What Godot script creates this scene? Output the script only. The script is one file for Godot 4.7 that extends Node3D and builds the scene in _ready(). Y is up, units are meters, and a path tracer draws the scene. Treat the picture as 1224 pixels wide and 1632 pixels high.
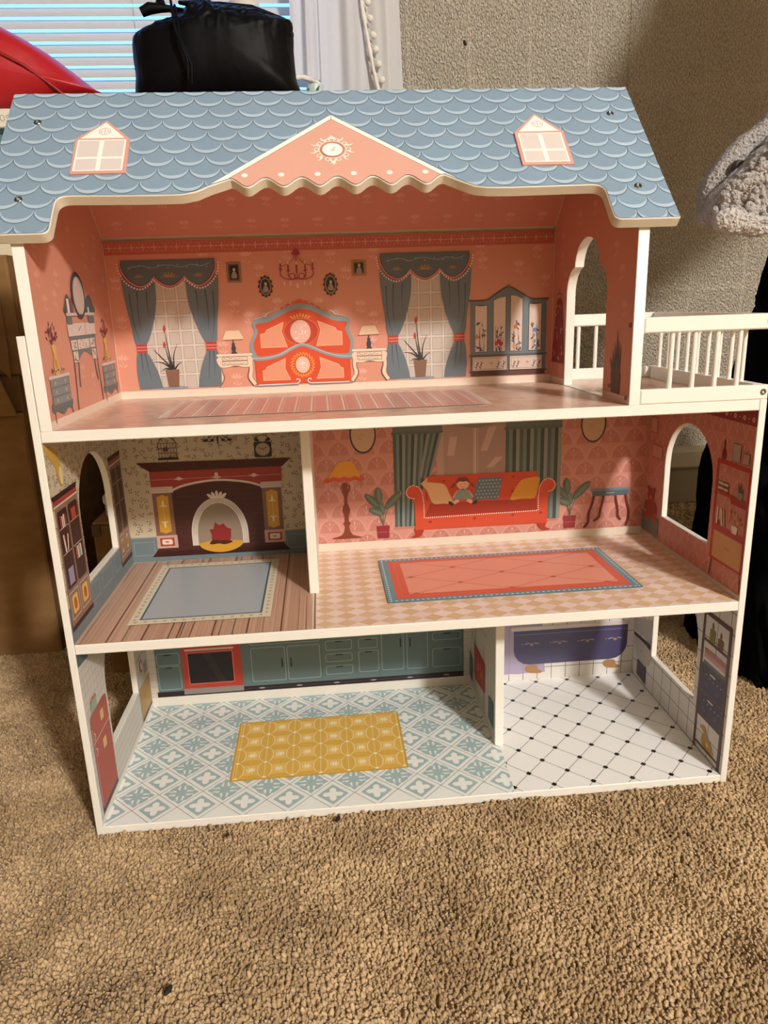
extends Node3D
# A three-storey wooden dollhouse on a tan carpet. Lengths are metres; printed artwork is laid out in millimetres on the board it is printed on.

var mats := {}
var rng := RandomNumberGenerator.new()
var house: Node3D


const LAMP_COLOUR := Color(1.0, 0.985, 0.965)
const LAMP_ENERGY := 16.0


func _ready() -> void:
	# camera
	var cam := Camera3D.new()
	cam.name = "camera"
	cam.fov = 69.80
	cam.near = 0.02
	cam.far = 60.0
	cam.transform = Transform3D(Basis.from_euler(Vector3(-0.2737, -0.0771, -0.0337)), Vector3(0.2357, 0.4743, 0.6092))
	cam.current = true
	add_child(cam)
	# daylight outside and the picture's exposure
	var sky_look := ProceduralSkyMaterial.new()
	sky_look.sky_top_color = Color(0.30, 0.58, 0.95)
	sky_look.sky_horizon_color = Color(0.55, 0.80, 1.0)
	sky_look.ground_bottom_color = Color(0.35, 0.42, 0.45)
	sky_look.ground_horizon_color = Color(0.55, 0.72, 0.85)
	sky_look.energy_multiplier = 6.0
	var sky := Sky.new()
	sky.sky_material = sky_look
	var env := Environment.new()
	env.background_mode = Environment.BG_SKY
	env.sky = sky
	env.tonemap_mode = Environment.TONE_MAPPER_LINEAR
	env.tonemap_exposure = 0.68
	env.sdfgi_enabled = true
	env.ssao_enabled = true
	env.ssil_enabled = true
	var world := WorldEnvironment.new()
	world.name = "world"
	world.environment = env
	add_child(world)
	build_lamp()
	# the room, then the dollhouse, then the things around it
	build_room()
	var b := build_boards()
	build_roof()
	print_bedroom(b)
	print_parlour(b)
	print_living_room(b)
	print_kitchen(b)
	print_bathroom(b)
	build_boxes()
	build_printed_carton()
	build_red_bag()
	build_black_bag()
	build_curtains()
	build_clothes()
	build_carpet()


# ---------------------------------------------------------------- naming and materials
func tag(o: Node, label := "", category := "", group := "", kind := "") -> Node:
	if label != "": o.set_meta("label", label)
	if category != "": o.set_meta("category", category)
	if group != "": o.set_meta("group", group)
	if kind != "": o.set_meta("kind", kind)
	return o


func numbered(parent: Node, called: String) -> String:
	if not parent.has_node(NodePath(called)):
		return called
	var k := 1
	while parent.has_node(NodePath("%s_%03d" % [called, k])):
		k += 1
	return "%s_%03d" % [called, k]


func put(mesh: Mesh, called: String, m: Material, parent: Node = self) -> MeshInstance3D:
	var o := MeshInstance3D.new()
	o.name = numbered(parent, called)
	o.mesh = mesh
	o.material_override = m
	parent.add_child(o, true)
	return o


func base(called: String, label: String, category: String, at := Vector3.ZERO) -> Node3D:
	var o := Node3D.new()
	o.name = numbered(self, called)
	o.position = at
	add_child(o, true)
	tag(o, label, category)
	return o


func paint(hex: String, rough := 0.5, spec := 0.5) -> StandardMaterial3D:
	var key := "%s %.2f %.2f" % [hex, rough, spec]
	if not mats.has(key):
		var m := StandardMaterial3D.new()
		m.resource_name = "paint " + hex
		m.albedo_color = Color(hex)
		m.roughness = rough
		m.metallic_specular = spec
		mats[key] = m
	return mats[key]


func ink(rough := 0.42, spec := 0.5) -> StandardMaterial3D:
	var key := "ink %.2f %.2f" % [rough, spec]
	if not mats.has(key):
		var m := StandardMaterial3D.new()
		m.resource_name = key
		m.vertex_color_use_as_albedo = true
		m.roughness = rough
		m.metallic_specular = spec
		mats[key] = m
	return mats[key]


func relief(m: StandardMaterial3D, freq: float, depth: float, scale: Vector3, octaves := 3, kind := FastNoiseLite.TYPE_SIMPLEX, s := 7) -> StandardMaterial3D:
	var n := FastNoiseLite.new()
	n.noise_type = kind
	n.frequency = freq
	n.fractal_octaves = octaves
	n.seed = s
	var t := NoiseTexture2D.new()
	t.width = 512
	t.height = 512
	t.seamless = true
	t.noise = n
	m.heightmap_enabled = true
	m.heightmap_texture = t
	m.heightmap_scale = depth
	m.uv1_triplanar = true
	m.uv1_world_triplanar = true
	m.uv1_scale = scale
	return m


func mottled(m: StandardMaterial3D, dark: String, light: String, freq: float, octaves := 3, s := 3) -> StandardMaterial3D:
	var n := FastNoiseLite.new()
	n.frequency = freq
	n.fractal_octaves = octaves
	n.seed = s
	var g := Gradient.new()
	g.set_color(0, Color(dark))
	g.set_color(1, Color(light))
	var t := NoiseTexture2D.new()
	t.width = 512
	t.height = 512
	t.seamless = true
	t.noise = n
	t.color_ramp = g
	m.albedo_color = Color.WHITE
	m.albedo_texture = t
	m.uv1_triplanar = true
	m.uv1_world_triplanar = true
	return m


# ---------------------------------------------------------------- plane frames, boards and boxes
class Frame:
	var o: Vector3
	var u: Vector3
	var v: Vector3
	var n: Vector3

	func _init(origin: Vector3, du: Vector3, dv: Vector3, dn: Vector3) -> void:
		o = origin
		u = du.normalized()
		v = dv.normalized()
		n = dn.normalized()

	func p(x: float, y: float, z := 0.0) -> Vector3:
		return o + (u * x + v * y + n * z) * 0.001


func face(st: SurfaceTool, a: Vector3, b: Vector3, c: Vector3, na: Vector3, nb: Vector3, nc: Vector3) -> void:
	var g := (b - a).cross(c - a)
	if g.dot(na + nb + nc) > 0.0:
		var t := b
		b = c
		c = t
		t = nb
		nb = nc
		nc = t
	st.set_normal(na)
	st.add_vertex(a)
	st.set_normal(nb)
	st.add_vertex(b)
	st.set_normal(nc)
	st.add_vertex(c)


func quad(st: SurfaceTool, a: Vector3, b: Vector3, c: Vector3, d: Vector3, n: Vector3) -> void:
	face(st, a, b, c, n, n, n)
	face(st, a, c, d, n, n, n)


func fresh() -> SurfaceTool:
	var st := SurfaceTool.new()
	st.begin(Mesh.PRIMITIVE_TRIANGLES)
	return st


func loop_of(flat: Array) -> PackedVector2Array:
	var out := PackedVector2Array()
	for i in range(0, flat.size(), 2):
		out.append(Vector2(flat[i], flat[i + 1]))
	return out


func area_of(l: PackedVector2Array) -> float:
	var s := 0.0
	for i in l.size():
		s += l[i].cross(l[(i + 1) % l.size()])
	return s * 0.5


func inset(l: PackedVector2Array, d: float) -> PackedVector2Array:
	var out := PackedVector2Array()
	var sgn := signf(area_of(l))
	for i in l.size():
		var e0 := (l[i] - l[(i + l.size() - 1) % l.size()]).normalized()
		var e1 := (l[(i + 1) % l.size()] - l[i]).normalized()
		var n0 := Vector2(-e0.y, e0.x) * sgn
		var n1 := Vector2(-e1.y, e1.x) * sgn
		out.append(l[i] + (n0 + n1) / maxf(0.4, 1.0 + n0.dot(n1)) * d)
	return out


func rounded(l: PackedVector2Array, radii: Array, steps := 5) -> PackedVector2Array:
	var out := PackedVector2Array()
	for i in l.size():
		var r: float = radii[i]
		if r <= 0.0:
			out.append(l[i])
			continue
		var a := (l[(i + l.size() - 1) % l.size()] - l[i]).normalized() * r
		var b := (l[(i + 1) % l.size()] - l[i]).normalized() * r
		for k in steps + 1:
			var t := float(k) / steps
			out.append(l[i] + a * (1.0 - t) * (1.0 - t) + b * t * t)
	return out


func cap(st: SurfaceTool, f: Frame, outer: PackedVector2Array, holes: Array, z: float, n: Vector3) -> void:
	var pieces := [outer]
	if holes.size():
		var cut: float = holes[0][0].x * 0.0
		var lo := 1e9
		var hi := -1e9
		for q in holes[0]:
			lo = minf(lo, q.x)
			hi = maxf(hi, q.x)
		cut = (lo + hi) * 0.5
		pieces = []
		for side in [[-5000.0, cut], [cut, 5000.0]]:
			var half := loop_of([side[0], -5000, side[1], -5000, side[1], 5000, side[0], 5000])
			var left: Array = Geometry2D.intersect_polygons(outer, half)
			for h in holes:
				var next := []
				for piece in left:
					next.append_array(Geometry2D.clip_polygons(piece, h))
				left = next
			pieces.append_array(left)
	for piece in pieces:
		var ids := Geometry2D.triangulate_polygon(piece)
		for i in range(0, ids.size(), 3):
			face(st, f.p(piece[ids[i]].x, piece[ids[i]].y, z), f.p(piece[ids[i + 1]].x, piece[ids[i + 1]].y, z), f.p(piece[ids[i + 2]].x, piece[ids[i + 2]].y, z), n, n, n)


func rim(st: SurfaceTool, f: Frame, l0: PackedVector2Array, z0: float, l1: PackedVector2Array, z1: float, facing: float, slant := 0.0) -> void:
	var c := l0.size()
	var sgn := signf(area_of(l0)) * facing
	var ns := []
	for i in c:
		var e := (l0[(i + 1) % c] - l0[i]).normalized()
		ns.append(((f.u * e.y - f.v * e.x) * sgn + f.n * slant).normalized())
	for i in c:
		var j := (i + 1) % c
		var here: Vector3 = ns[i]
		var before: Vector3 = ns[(i + c - 1) % c]
		var after: Vector3 = ns[j]
		var na := (here + before).normalized() if here.dot(before) > 0.7 else here
		var nb := (here + after).normalized() if here.dot(after) > 0.7 else here
		var a := f.p(l0[i].x, l0[i].y, z0)
		var b := f.p(l0[j].x, l0[j].y, z0)
		var p := f.p(l1[j].x, l1[j].y, z1)
		var q := f.p(l1[i].x, l1[i].y, z1)
		face(st, a, b, p, na, nb, nb)
		face(st, a, p, q, na, nb, na)


# a flat board with softened edges: outline and holes in millimetres on the frame, its face at z, its back at z - thick
func board(f: Frame, outer: PackedVector2Array, holes: Array, thick: float, bevel := 0.6, z := 0.0) -> ArrayMesh:
	var st := fresh()
	slab(st, f, outer, holes, thick, bevel, z)
	return st.commit()


func slab(st: SurfaceTool, f: Frame, outer: PackedVector2Array, holes: Array, thick: float, bevel := 0.6, z := 0.0) -> void:
	var small := inset(outer, bevel)
	var wide := []
	for h in holes:
		wide.append(inset(h, -bevel))
	cap(st, f, small, wide, z, f.n)
	cap(st, f, small, wide, z - thick, -f.n)
	rim(st, f, small, z, outer, z - bevel, 1.0, 1.0)
	rim(st, f, outer, z - bevel, outer, z - thick + bevel, 1.0)
	rim(st, f, outer, z - thick + bevel, small, z - thick, 1.0, -1.0)
	for k in holes.size():
		rim(st, f, wide[k], z, holes[k], z - bevel, -1.0, 1.0)
		rim(st, f, holes[k], z - bevel, holes[k], z - thick + bevel, -1.0)
		rim(st, f, holes[k], z - thick + bevel, wide[k], z - thick, -1.0, -1.0)


func ortho(front: Vector3) -> Frame:
	return Frame.new(front, Vector3.RIGHT, Vector3.UP, Vector3.BACK)


# a box between two corners (metres) with chamfered edges
func box(st: SurfaceTool, lo: Vector3, hi: Vector3, bevel := 0.0006) -> void:
	var f := ortho(Vector3(lo.x, lo.y, hi.z))
	var w := (hi.x - lo.x) * 1000.0
	var h := (hi.y - lo.y) * 1000.0
	slab(st, f, loop_of([0, 0, w, 0, w, h, 0, h]), [], (hi.z - lo.z) * 1000.0, bevel * 1000.0)


func boxed(lo: Vector3, hi: Vector3, bevel := 0.0006) -> ArrayMesh:
	var st := fresh()
	box(st, lo, hi, bevel)
	return st.commit()


# a tube along points, with a radius at each
func tube(st: SurfaceTool, pts: Array, radii: Array, sides := 8, closed_ends := true) -> void:
	var rings := []
	var c := pts.size()
	var ref := Vector3(0.31, 0.87, 0.38)
	for i in c:
		var d: Vector3 = (pts[mini(i + 1, c - 1)] - pts[maxi(i - 1, 0)]).normalized()
		var a := d.cross(ref).normalized()
		var b := d.cross(a)
		var ring := []
		for k in sides:
			var t := TAU * k / sides
			ring.append([pts[i] + (a * cos(t) + b * sin(t)) * radii[i], a * cos(t) + b * sin(t)])
		rings.append(ring)
	for i in c - 1:
		for k in sides:
			var j := (k + 1) % sides
			var p = rings[i][k]
			var q = rings[i][j]
			var r = rings[i + 1][j]
			var s = rings[i + 1][k]
			face(st, p[0], q[0], r[0], p[1], q[1], r[1])
			face(st, p[0], r[0], s[0], p[1], r[1], s[1])
	if closed_ends:
		for e in [[0, 1], [c - 1, c - 2]]:
			var n: Vector3 = (pts[e[0]] - pts[e[1]]).normalized()
			for k in sides:
				face(st, pts[e[0]], rings[e[0]][k][0], rings[e[0]][(k + 1) % sides][0], n, n, n)


# a surface of revolution about the y axis through at: profile is [radius, height, ...]
func lathe(st: SurfaceTool, at: Vector3, profile: Array, sides := 32, ribs := 0, rib_depth := 0.0) -> void:
	for i in range(0, profile.size() - 2, 2):
		for k in sides:
			var row := []
			for c in [[i, k], [i, k + 1], [i + 2, k + 1], [i + 2, k]]:
				var t: float = TAU * c[1] / sides
				var r: float = profile[c[0]] + (rib_depth * cos(t * ribs) if ribs > 0 else 0.0)
				row.append(at + Vector3(cos(t) * r, profile[c[0] + 1], sin(t) * r))
			var e := Vector2(profile[i + 2] - profile[i], profile[i + 3] - profile[i + 1]).normalized()
			var na := Vector3(cos(TAU * k / sides) * e.y, -e.x, sin(TAU * k / sides) * e.y)
			var nb := Vector3(cos(TAU * (k + 1) / sides) * e.y, -e.x, sin(TAU * (k + 1) / sides) * e.y)
			if ribs > 0:
				na = (row[1] - row[0]).cross(row[3] - row[0]).normalized()
				na = -na if na.dot(row[0] - at - Vector3(0, row[0].y - at.y, 0)) < 0.0 else na
				nb = na
			face(st, row[0], row[1], row[2], na, nb, nb)
			face(st, row[0], row[2], row[3], na, nb, na)


# a closed soft body: a front silhouette (metres, x y pairs around a centre) swelling to half the depth, pushed in and out by noise
func soft_body(outline: Array, centre: Vector3, depth: float, power: float, bump: Callable, around := 160, across := 80) -> ArrayMesh:
	var pts := smooth_loop(loop_of(outline), 6)
	var total := 0.0
	var run := PackedFloat32Array([0.0])
	for i in pts.size():
		total += pts[i].distance_to(pts[(i + 1) % pts.size()])
		run.append(total)
	var st := fresh()
	st.set_smooth_group(0)
	var grid := []
	for i in around:
		var want := total * i / around
		var s := 0
		while s < pts.size() - 1 and run[s + 1] < want:
			s += 1
		var edge := pts[s].lerp(pts[(s + 1) % pts.size()], (want - run[s]) / maxf(1e-6, run[s + 1] - run[s])) - Vector2(centre.x, centre.y)
		var column := []
		for j in across + 1:
			var a := -PI / 2.0 + PI * j / across
			var ca := pow(maxf(0.0, cos(a)), power)
			var sa := signf(sin(a)) * pow(absf(sin(a)), power)
			var p := centre + Vector3(edge.x * ca, edge.y * ca, sa * depth)
			var out := Vector3(edge.normalized().x * cos(a), edge.normalized().y * cos(a), sin(a))
			var push: float = bump.call(p, out, float(i) / around, a)
			column.append(p + out * push)
		grid.append(column)
	for i in around:
		for j in across:
			var a: Vector3 = grid[i][j]
			var b: Vector3 = grid[(i + 1) % around][j]
			var c: Vector3 = grid[(i + 1) % around][j + 1]
			var d: Vector3 = grid[i][j + 1]
			if area_of(pts) > 0.0:
				for q in [a, c, b, a, d, c]:
					st.add_vertex(q)
			else:
				for q in [a, b, c, a, c, d]:
					st.add_vertex(q)
	st.index()
	st.generate_normals()
	return st.commit()


func smooth_loop(l: PackedVector2Array, steps: int, closed := true) -> PackedVector2Array:
	var out := PackedVector2Array()
	var c := l.size()
	for i in (c if closed else c - 1):
		var p0 := l[(i + c - 1) % c] if closed else l[maxi(i - 1, 0)]
		var p3 := l[(i + 2) % c] if closed else l[mini(i + 2, c - 1)]
		for k in steps:
			out.append(l[i].cubic_interpolate(l[(i + 1) % c], p0, p3, float(k) / steps))
	if not closed:
		out.append(l[c - 1])
	return out


# ---------------------------------------------------------------- printed artwork: flat coloured shapes laid on a board
class Art:
	var st: SurfaceTool
	var f: Frame
	var z := 0.06
	var hold := false:
		set(on):
			if on and not hold:
				z += step
			hold = on
	var clips := []
	var tint := Color.WHITE
	var step := 0.012
	var count := 0
	var tick := 0
	var rise := 0.0
	var nested := false

	func _init(frame: Frame, z0 := 0.06) -> void:
		f = frame
		z = z0
		st = SurfaceTool.new()
		st.begin(Mesh.PRIMITIVE_TRIANGLES)

	func next() -> void:
		if not hold:
			z += step + (0.06 if tick > 0 else 0.0)
			tick = 0

	# shapes scattered over one another in one layer get hair-fine steps of their own
	func lift() -> void:
		z += 0.06
		tick = 0

	func tri(a: Vector2, b: Vector2, c: Vector2) -> void:
		if (b - a).cross(c - a) == 0.0:
			return
		var side := f.u.cross(f.v).dot(f.n)
		if (b - a).cross(c - a) * side > 0.0:
			var t := b
			b = c
			c = t
		count += 1
		for q in [a, b, c]:
			st.set_color(tint)
			st.set_normal(f.n)
			st.add_vertex(f.p(q.x, q.y, z + rise))

	func shape(pts: PackedVector2Array) -> void:
		if not nested:
			tick += 1 if hold else 0
			rise = 0.005 * (tick % 10) if hold else 0.0
		var pieces := [pts]
		if clips.size():
			pieces = []
			for c in clips:
				pieces.append_array(Geometry2D.intersect_polygons(pts, c))
		for piece in pieces:
			if piece.size() == 3:
				tri(piece[0], piece[1], piece[2])
				continue
			var ids := Geometry2D.triangulate_polygon(piece)
			for i in range(0, ids.size(), 3):
				tri(piece[ids[i]], piece[ids[i + 1]], piece[ids[i + 2]])

	func ink(hex: String) -> void:
		tint = Color(hex).srgb_to_linear()

	func flat(a: Array) -> PackedVector2Array:
		var out := PackedVector2Array()
		for i in range(0, a.size(), 2):
			out.append(Vector2(a[i], a[i + 1]))
		return out

	func curve(l: PackedVector2Array, steps: int, closed: bool) -> PackedVector2Array:
		var out := PackedVector2Array()
		var c := l.size()
		for i in (c if closed else c - 1):
			var p0 := l[(i + c - 1) % c] if closed else l[maxi(i - 1, 0)]
			var p3 := l[(i + 2) % c] if closed else l[mini(i + 2, c - 1)]
			for k in steps:
				out.append(l[i].cubic_interpolate(l[(i + 1) % c], p0, p3, float(k) / steps))
		if not closed:
			out.append(l[c - 1])
		return out

	func poly(hex: String, a: Array) -> void:
		ink(hex)
		next()
		shape(flat(a))

	func blob(hex: String, a: Array, steps := 5) -> void:
		ink(hex)
		next()
		shape(curve(flat(a), steps, true))

	func rect(hex: String, u0: float, v0: float, u1: float, v1: float) -> void:
		poly(hex, [u0, v0, u1, v0, u1, v1, u0, v1])

	func soft(hex: String, u0: float, v0: float, u1: float, v1: float, r: float) -> void:
		ink(hex)
		next()
		shape(soft_path(u0, v0, u1, v1, r))

	func soft_path(u0: float, v0: float, u1: float, v1: float, r: float) -> PackedVector2Array:
		var out := PackedVector2Array()
		for c in [[u1 - r, v1 - r, 0.0], [u0 + r, v1 - r, 0.25], [u0 + r, v0 + r, 0.5], [u1 - r, v0 + r, 0.75]]:
			for k in 5:
				var t: float = TAU * (c[2] + k * 0.0625)
				out.append(Vector2(c[0] + cos(t) * r, c[1] + sin(t) * r))
		return out

	func frame_line(hex: String, w: float, u0: float, v0: float, u1: float, v1: float, r := 1.0) -> void:
		ink(hex)
		next()
		stroke(soft_path(u0, v0, u1, v1, r), w, true)

	func ell_path(cu: float, cv: float, ru: float, rv: float, turn := 0.0, sides := 16) -> PackedVector2Array:
		var out := PackedVector2Array()
		for k in sides:
			var t := TAU * k / sides
			out.append(Vector2(cu, cv) + Vector2(cos(t) * ru, sin(t) * rv).rotated(turn))
		return out

	func ell(hex: String, cu: float, cv: float, ru: float, rv: float, turn := 0.0, sides := 16) -> void:
		ink(hex)
		next()
		shape(ell_path(cu, cv, ru, rv, turn, sides))

	func ring(hex: String, w: float, cu: float, cv: float, ru: float, rv: float, sides := 24, turn := 0.0) -> void:
		ink(hex)
		next()
		stroke(ell_path(cu, cv, ru, rv, turn, sides), w, true)

	func stroke(l: PackedVector2Array, w: float, closed := false) -> void:
		var c := l.size()
		tick += 1 if hold else 0
		rise = 0.005 * (tick % 10) if hold else 0.0
		nested = true
		var left := PackedVector2Array()
		var right := PackedVector2Array()
		for i in c:
			var a := l[(i + c - 1) % c] if closed else l[maxi(i - 1, 0)]
			var b := l[(i + 1) % c] if closed else l[mini(i + 1, c - 1)]
			var e0 := (l[i] - a).normalized()
			var e1 := (b - l[i]).normalized()
			var e := (e0 + e1).normalized()
			var n := Vector2(-e.y, e.x) * w * 0.5 / maxf(0.5, e.dot(e1 if e1 != Vector2.ZERO else e0))
			left.append(l[i] + n)
			right.append(l[i] - n)
		for i in (c if closed else c - 1):
			var j := (i + 1) % c
			var q := PackedVector2Array([left[i], left[j], right[j], right[i]])
			if clips.size():
				shape(q)
			else:
				tri(q[0], q[1], q[2])
				tri(q[0], q[2], q[3])
		nested = false

	func line(hex: String, w: float, a: Array, curved := false) -> void:
		ink(hex)
		next()
		stroke(curve(flat(a), 6, false) if curved else flat(a), w)

	# straight sides rising to a half ellipse
	func dome(hex: String, cu: float, w: float, low: float, spring: float, high: float) -> void:
		ink(hex)
		next()
		shape(dome_path(cu, w, low, spring, high))

	func dome_path(cu: float, w: float, low: float, spring: float, high: float) -> PackedVector2Array:
		var out := PackedVector2Array([Vector2(cu - w, low), Vector2(cu + w, low)])
		for k in 21:
			var t := PI * k / 20.0
			out.append(Vector2(cu + cos(t) * w, spring + sin(t) * (high - spring)))
		return out

	# an open curve closed by a straight line between its ends
	func bowed(hex: String, a: Array, steps := 5) -> void:
		ink(hex)
		next()
		shape(curve(flat(a), steps, false))

	# a stroke that narrows to a point at its far end
	func blade(hex: String, w: float, a: Array) -> void:
		ink(hex)
		next()
		var l := curve(flat(a), 5, false)
		for i in l.size() - 1:
			var e := (l[i + 1] - l[i]).normalized()
			var n := Vector2(-e.y, e.x) * w * 0.5
			var k0 := 1.0 - float(i) / l.size()
			var k1 := 1.0 - float(i + 1) / l.size()
			shape(PackedVector2Array([l[i] + n * k0, l[i + 1] + n * k1, l[i + 1] - n * k1, l[i] - n * k0]))

	func dots(hex: String, r: float, a: Array, gap: float, curved := false, sides := 7) -> void:
		ink(hex)
		next()
		var l := curve(flat(a), 6, false) if curved else flat(a)
		var want := 0.0
		var gone := 0.0
		for i in l.size() - 1:
			var d := l[i].distance_to(l[i + 1])
			while want <= gone + d + 1e-4:
				var q := l[i].lerp(l[i + 1], (want - gone) / maxf(d, 1e-6))
				shape(ell_path(q.x, q.y, r, r, 0.0, sides))
				want += gap
			gone += d


func print_part(a: Art, called: String, parent: Node, label := "", rough := 0.42) -> MeshInstance3D:
	var o := put(a.st.commit(), called, ink(rough), parent)
	tag(o, label)
	return o


# ---------------------------------------------------------------- the dollhouse: boards
const WIDE := 0.62
const SIDE := 0.0064
const XL := 0.0165
const XR := 0.4959
const WALL := 0.0094
const Y1 := 0.1874
const Y2 := 0.376
const F0 := 0.0087
const F1 := 0.1967
const F2 := 0.3853
const BACK := 0.2179
const BACK2 := 0.2195
const WHITE := "ece9e0"


func rest(lo: Vector3, hi: Vector3, called: String, bevel := 0.0007) -> MeshInstance3D:
	return put(boxed(lo, hi, bevel), called, paint(WHITE, 0.38), house)


func window_hole(u0: float, u1: float, v0: float, spring: float) -> PackedVector2Array:
	var out := PackedVector2Array([Vector2(u0, v0), Vector2(u1, v0)])
	var r := (u1 - u0) * 0.5
	for k in 19:
		var t := PI * k / 18.0
		out.append(Vector2((u0 + u1) * 0.5 + cos(t) * r, spring + sin(t) * r))
	return out


func arch_hole() -> PackedVector2Array:
	var out := PackedVector2Array([Vector2(62, 0.5), Vector2(173, 0.5)])
	for a in [[173, 97], [171.5, 104], [167, 111.5], [160, 117], [150.5, 120.2]]:
		out.append(Vector2(a[0], a[1]))
	for k in 11:
		var t := PI * (0.04 + 0.92 * k / 10.0)
		out.append(Vector2(117.5 + cos(t) * 33.2, 120.5 + sin(t) * 25.5))
	for a in [[84.5, 120.2], [75, 117], [68, 111.5], [63.5, 104], [62, 97]]:
		out.append(Vector2(a[0], a[1]))
	return out


func roof_under(z: float) -> float:
	return 0.6466 - 0.9874 * (z + 0.1174) if z > -0.1174 else 0.6466 + 0.9217 * (z + 0.1174)


func screw(st_at: Vector3, n: Vector3, parent: Node, r := 0.0026) -> void:
	var st := fresh()
	var f := Frame.new(st_at, n.cross(Vector3(0.3, 0.2, 0.9)), n.cross(n.cross(Vector3(0.3, 0.2, 0.9))), n)
	var disc := PackedVector2Array()
	var hexa := PackedVector2Array()
	for k in 20:
		disc.append(Vector2.from_angle(TAU * k / 20.0) * r * 1000.0)
	for k in 6:
		hexa.append(Vector2.from_angle(TAU * k / 6.0) * r * 480.0)
	slab(st, f, disc, [hexa], 1.6, 0.35, 0.9)
	cap(st, f, hexa, [], -0.3, f.n)
	var m := paint("8e8c88", 0.28)
	m.metallic = 1.0
	tag(put(st.commit(), "screw", m, parent), "metal screw head with a hex socket")


func build_boards() -> Dictionary:
	var b := {}
	house = base("dollhouse", "white three storey wooden dollhouse with a blue shingled roof and open furnished rooms", "dollhouse")
	# floors
	b.floor_low = rest(Vector3(SIDE, 0, -0.2243), Vector3(WIDE - SIDE, F0, 0), "floor_board")
	b.floor_mid = rest(Vector3(SIDE + 0.0002, Y1, -BACK), Vector3(WIDE - SIDE - 0.0002, F1, 0), "floor_board")
	b.floor_top = rest(Vector3(SIDE + 0.0002, Y2, -0.2255), Vector3(WIDE - SIDE - 0.0002, F2, 0), "floor_board")
	# backs
	b.back_low = rest(Vector3(SIDE + 0.0002, F0, -0.2239), Vector3(WIDE - SIDE - 0.0002, Y1 - 0.0002, -0.2183), "back_board")
	b.back_mid = rest(Vector3(SIDE + 0.0002, Y1, -0.2239), Vector3(WIDE - SIDE - 0.0002, Y2, -BACK), "back_board")
	b.back_top = rest(Vector3(XL - WALL, F2, -0.2255), Vector3(XR + WALL, 0.5478, -BACK2), "back_board")
	# lower side boards with their two arched windows
	var holes := [window_hole(65.5, 168, F0 * 1000 + 48, 112 + F0 * 1000), window_hole(65.8, 167.6, F1 * 1000 + 36, 98.5 + F1 * 1000)]
	var lf := Frame.new(Vector3(SIDE, 0, 0), Vector3.FORWARD, Vector3.UP, Vector3.RIGHT)
	b.side_left = put(board(lf, loop_of([0, 0, 224, 0, 224, 460.6, 0, 460.6]), holes, SIDE * 1000, 0.5), "side_board", paint(WHITE, 0.38), house)
	var rf := Frame.new(Vector3(WIDE - SIDE, 0, 0), Vector3.FORWARD, Vector3.UP, Vector3.LEFT)
	b.side_right = put(board(rf, loop_of([0, 0, 224, 0, 224, 385.3, 0, 385.3]), holes, SIDE * 1000, 0.5), "side_board", paint(WHITE, 0.38), house)
	# partitions
	b.part_mid = rest(Vector3(0.2116, F1, -BACK), Vector3(0.2210, Y2, -0.0864), "partition_board")
	b.part_low = rest(Vector3(0.4017, F0, -0.2183), Vector3(0.4111, Y1, -0.0817), "partition_board")
	# gable-shaped walls of the top room
	var prof := loop_of([0, 0, 219.3, 0, 219.3, (roof_under(-0.2193) - F2) * 1000, 117.4, (0.6466 - F2) * 1000 - 0.2, 0, (roof_under(0) - F2) * 1000 - 0.2])
	var gl := Frame.new(Vector3(XL, F2, 0), Vector3.FORWARD, Vector3.UP, Vector3.RIGHT)
	b.gable_left = put(board(gl, prof, [], WALL * 1000, 0.5), "gable_wall", paint(WHITE, 0.38), house)
	var gr := Frame.new(Vector3(XR, F2, 0), Vector3.FORWARD, Vector3.UP, Vector3.LEFT)
	b.gable_right = put(board(gr, prof, [arch_hole()], WALL * 1000, 0.5), "gable_wall", paint(WHITE, 0.38), house)
	screw(Vector3(XR - 0.0003, F2 + 0.0666, -0.0057), Vector3.LEFT, b.gable_right, 0.0021)
	screw(Vector3(XR - 0.0003, F2 + 0.0057, -0.0066), Vector3.LEFT, b.gable_right, 0.0021)
	# balcony
	var rail := func(lo: Vector3, hi: Vector3) -> MeshInstance3D: return put(boxed(lo, hi, 0.0012), "balcony_rail", paint(WHITE, 0.4), house)
	for y in [[F2, 0.3980], [0.4449, 0.4578]]:
		var front: MeshInstance3D = rail.call(Vector3(XR + WALL + 0.0002, y[0], -0.0085), Vector3(WIDE + 0.0002, y[1], 0.0))
		rail.call(Vector3(XR + WALL + 0.0002, y[0], -0.2255), Vector3(WIDE, y[1], -0.2175))
		rail.call(Vector3(WIDE - 0.0085, y[0], -0.2172), Vector3(WIDE, y[1], -0.0087))
		screw(Vector3(WIDE - 0.0048, (y[0] + y[1]) * 0.5 + 0.0005, 0.0001), Vector3.BACK, front, 0.0026)
	var spots := []
	for k in 4:
		spots.append(Vector3(0.5322 + 0.0200 * k, 0.3975, -0.0043))
		spots.append(Vector3(0.527 + 0.0202 * k, 0.3975, -0.2215))
	for k in 9:
		spots.append(Vector3(0.6158, 0.3975, -0.037 - 0.021 * k))
	var st := fresh()
	tube(st, [Vector3.ZERO, Vector3(0, 0.048, 0)], [0.0022, 0.0022], 14, false)
	var spindle := st.commit()
	for s in spots:
		put(spindle, "spindle", paint(WHITE, 0.4), house).position = s
	return b


# ---------------------------------------------------------------- the roof
const ROOF_DOWN := Vector3(0, -0.70264, 0.71155)
const ROOF_OUT := Vector3(0, 0.71155, 0.70264)


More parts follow.
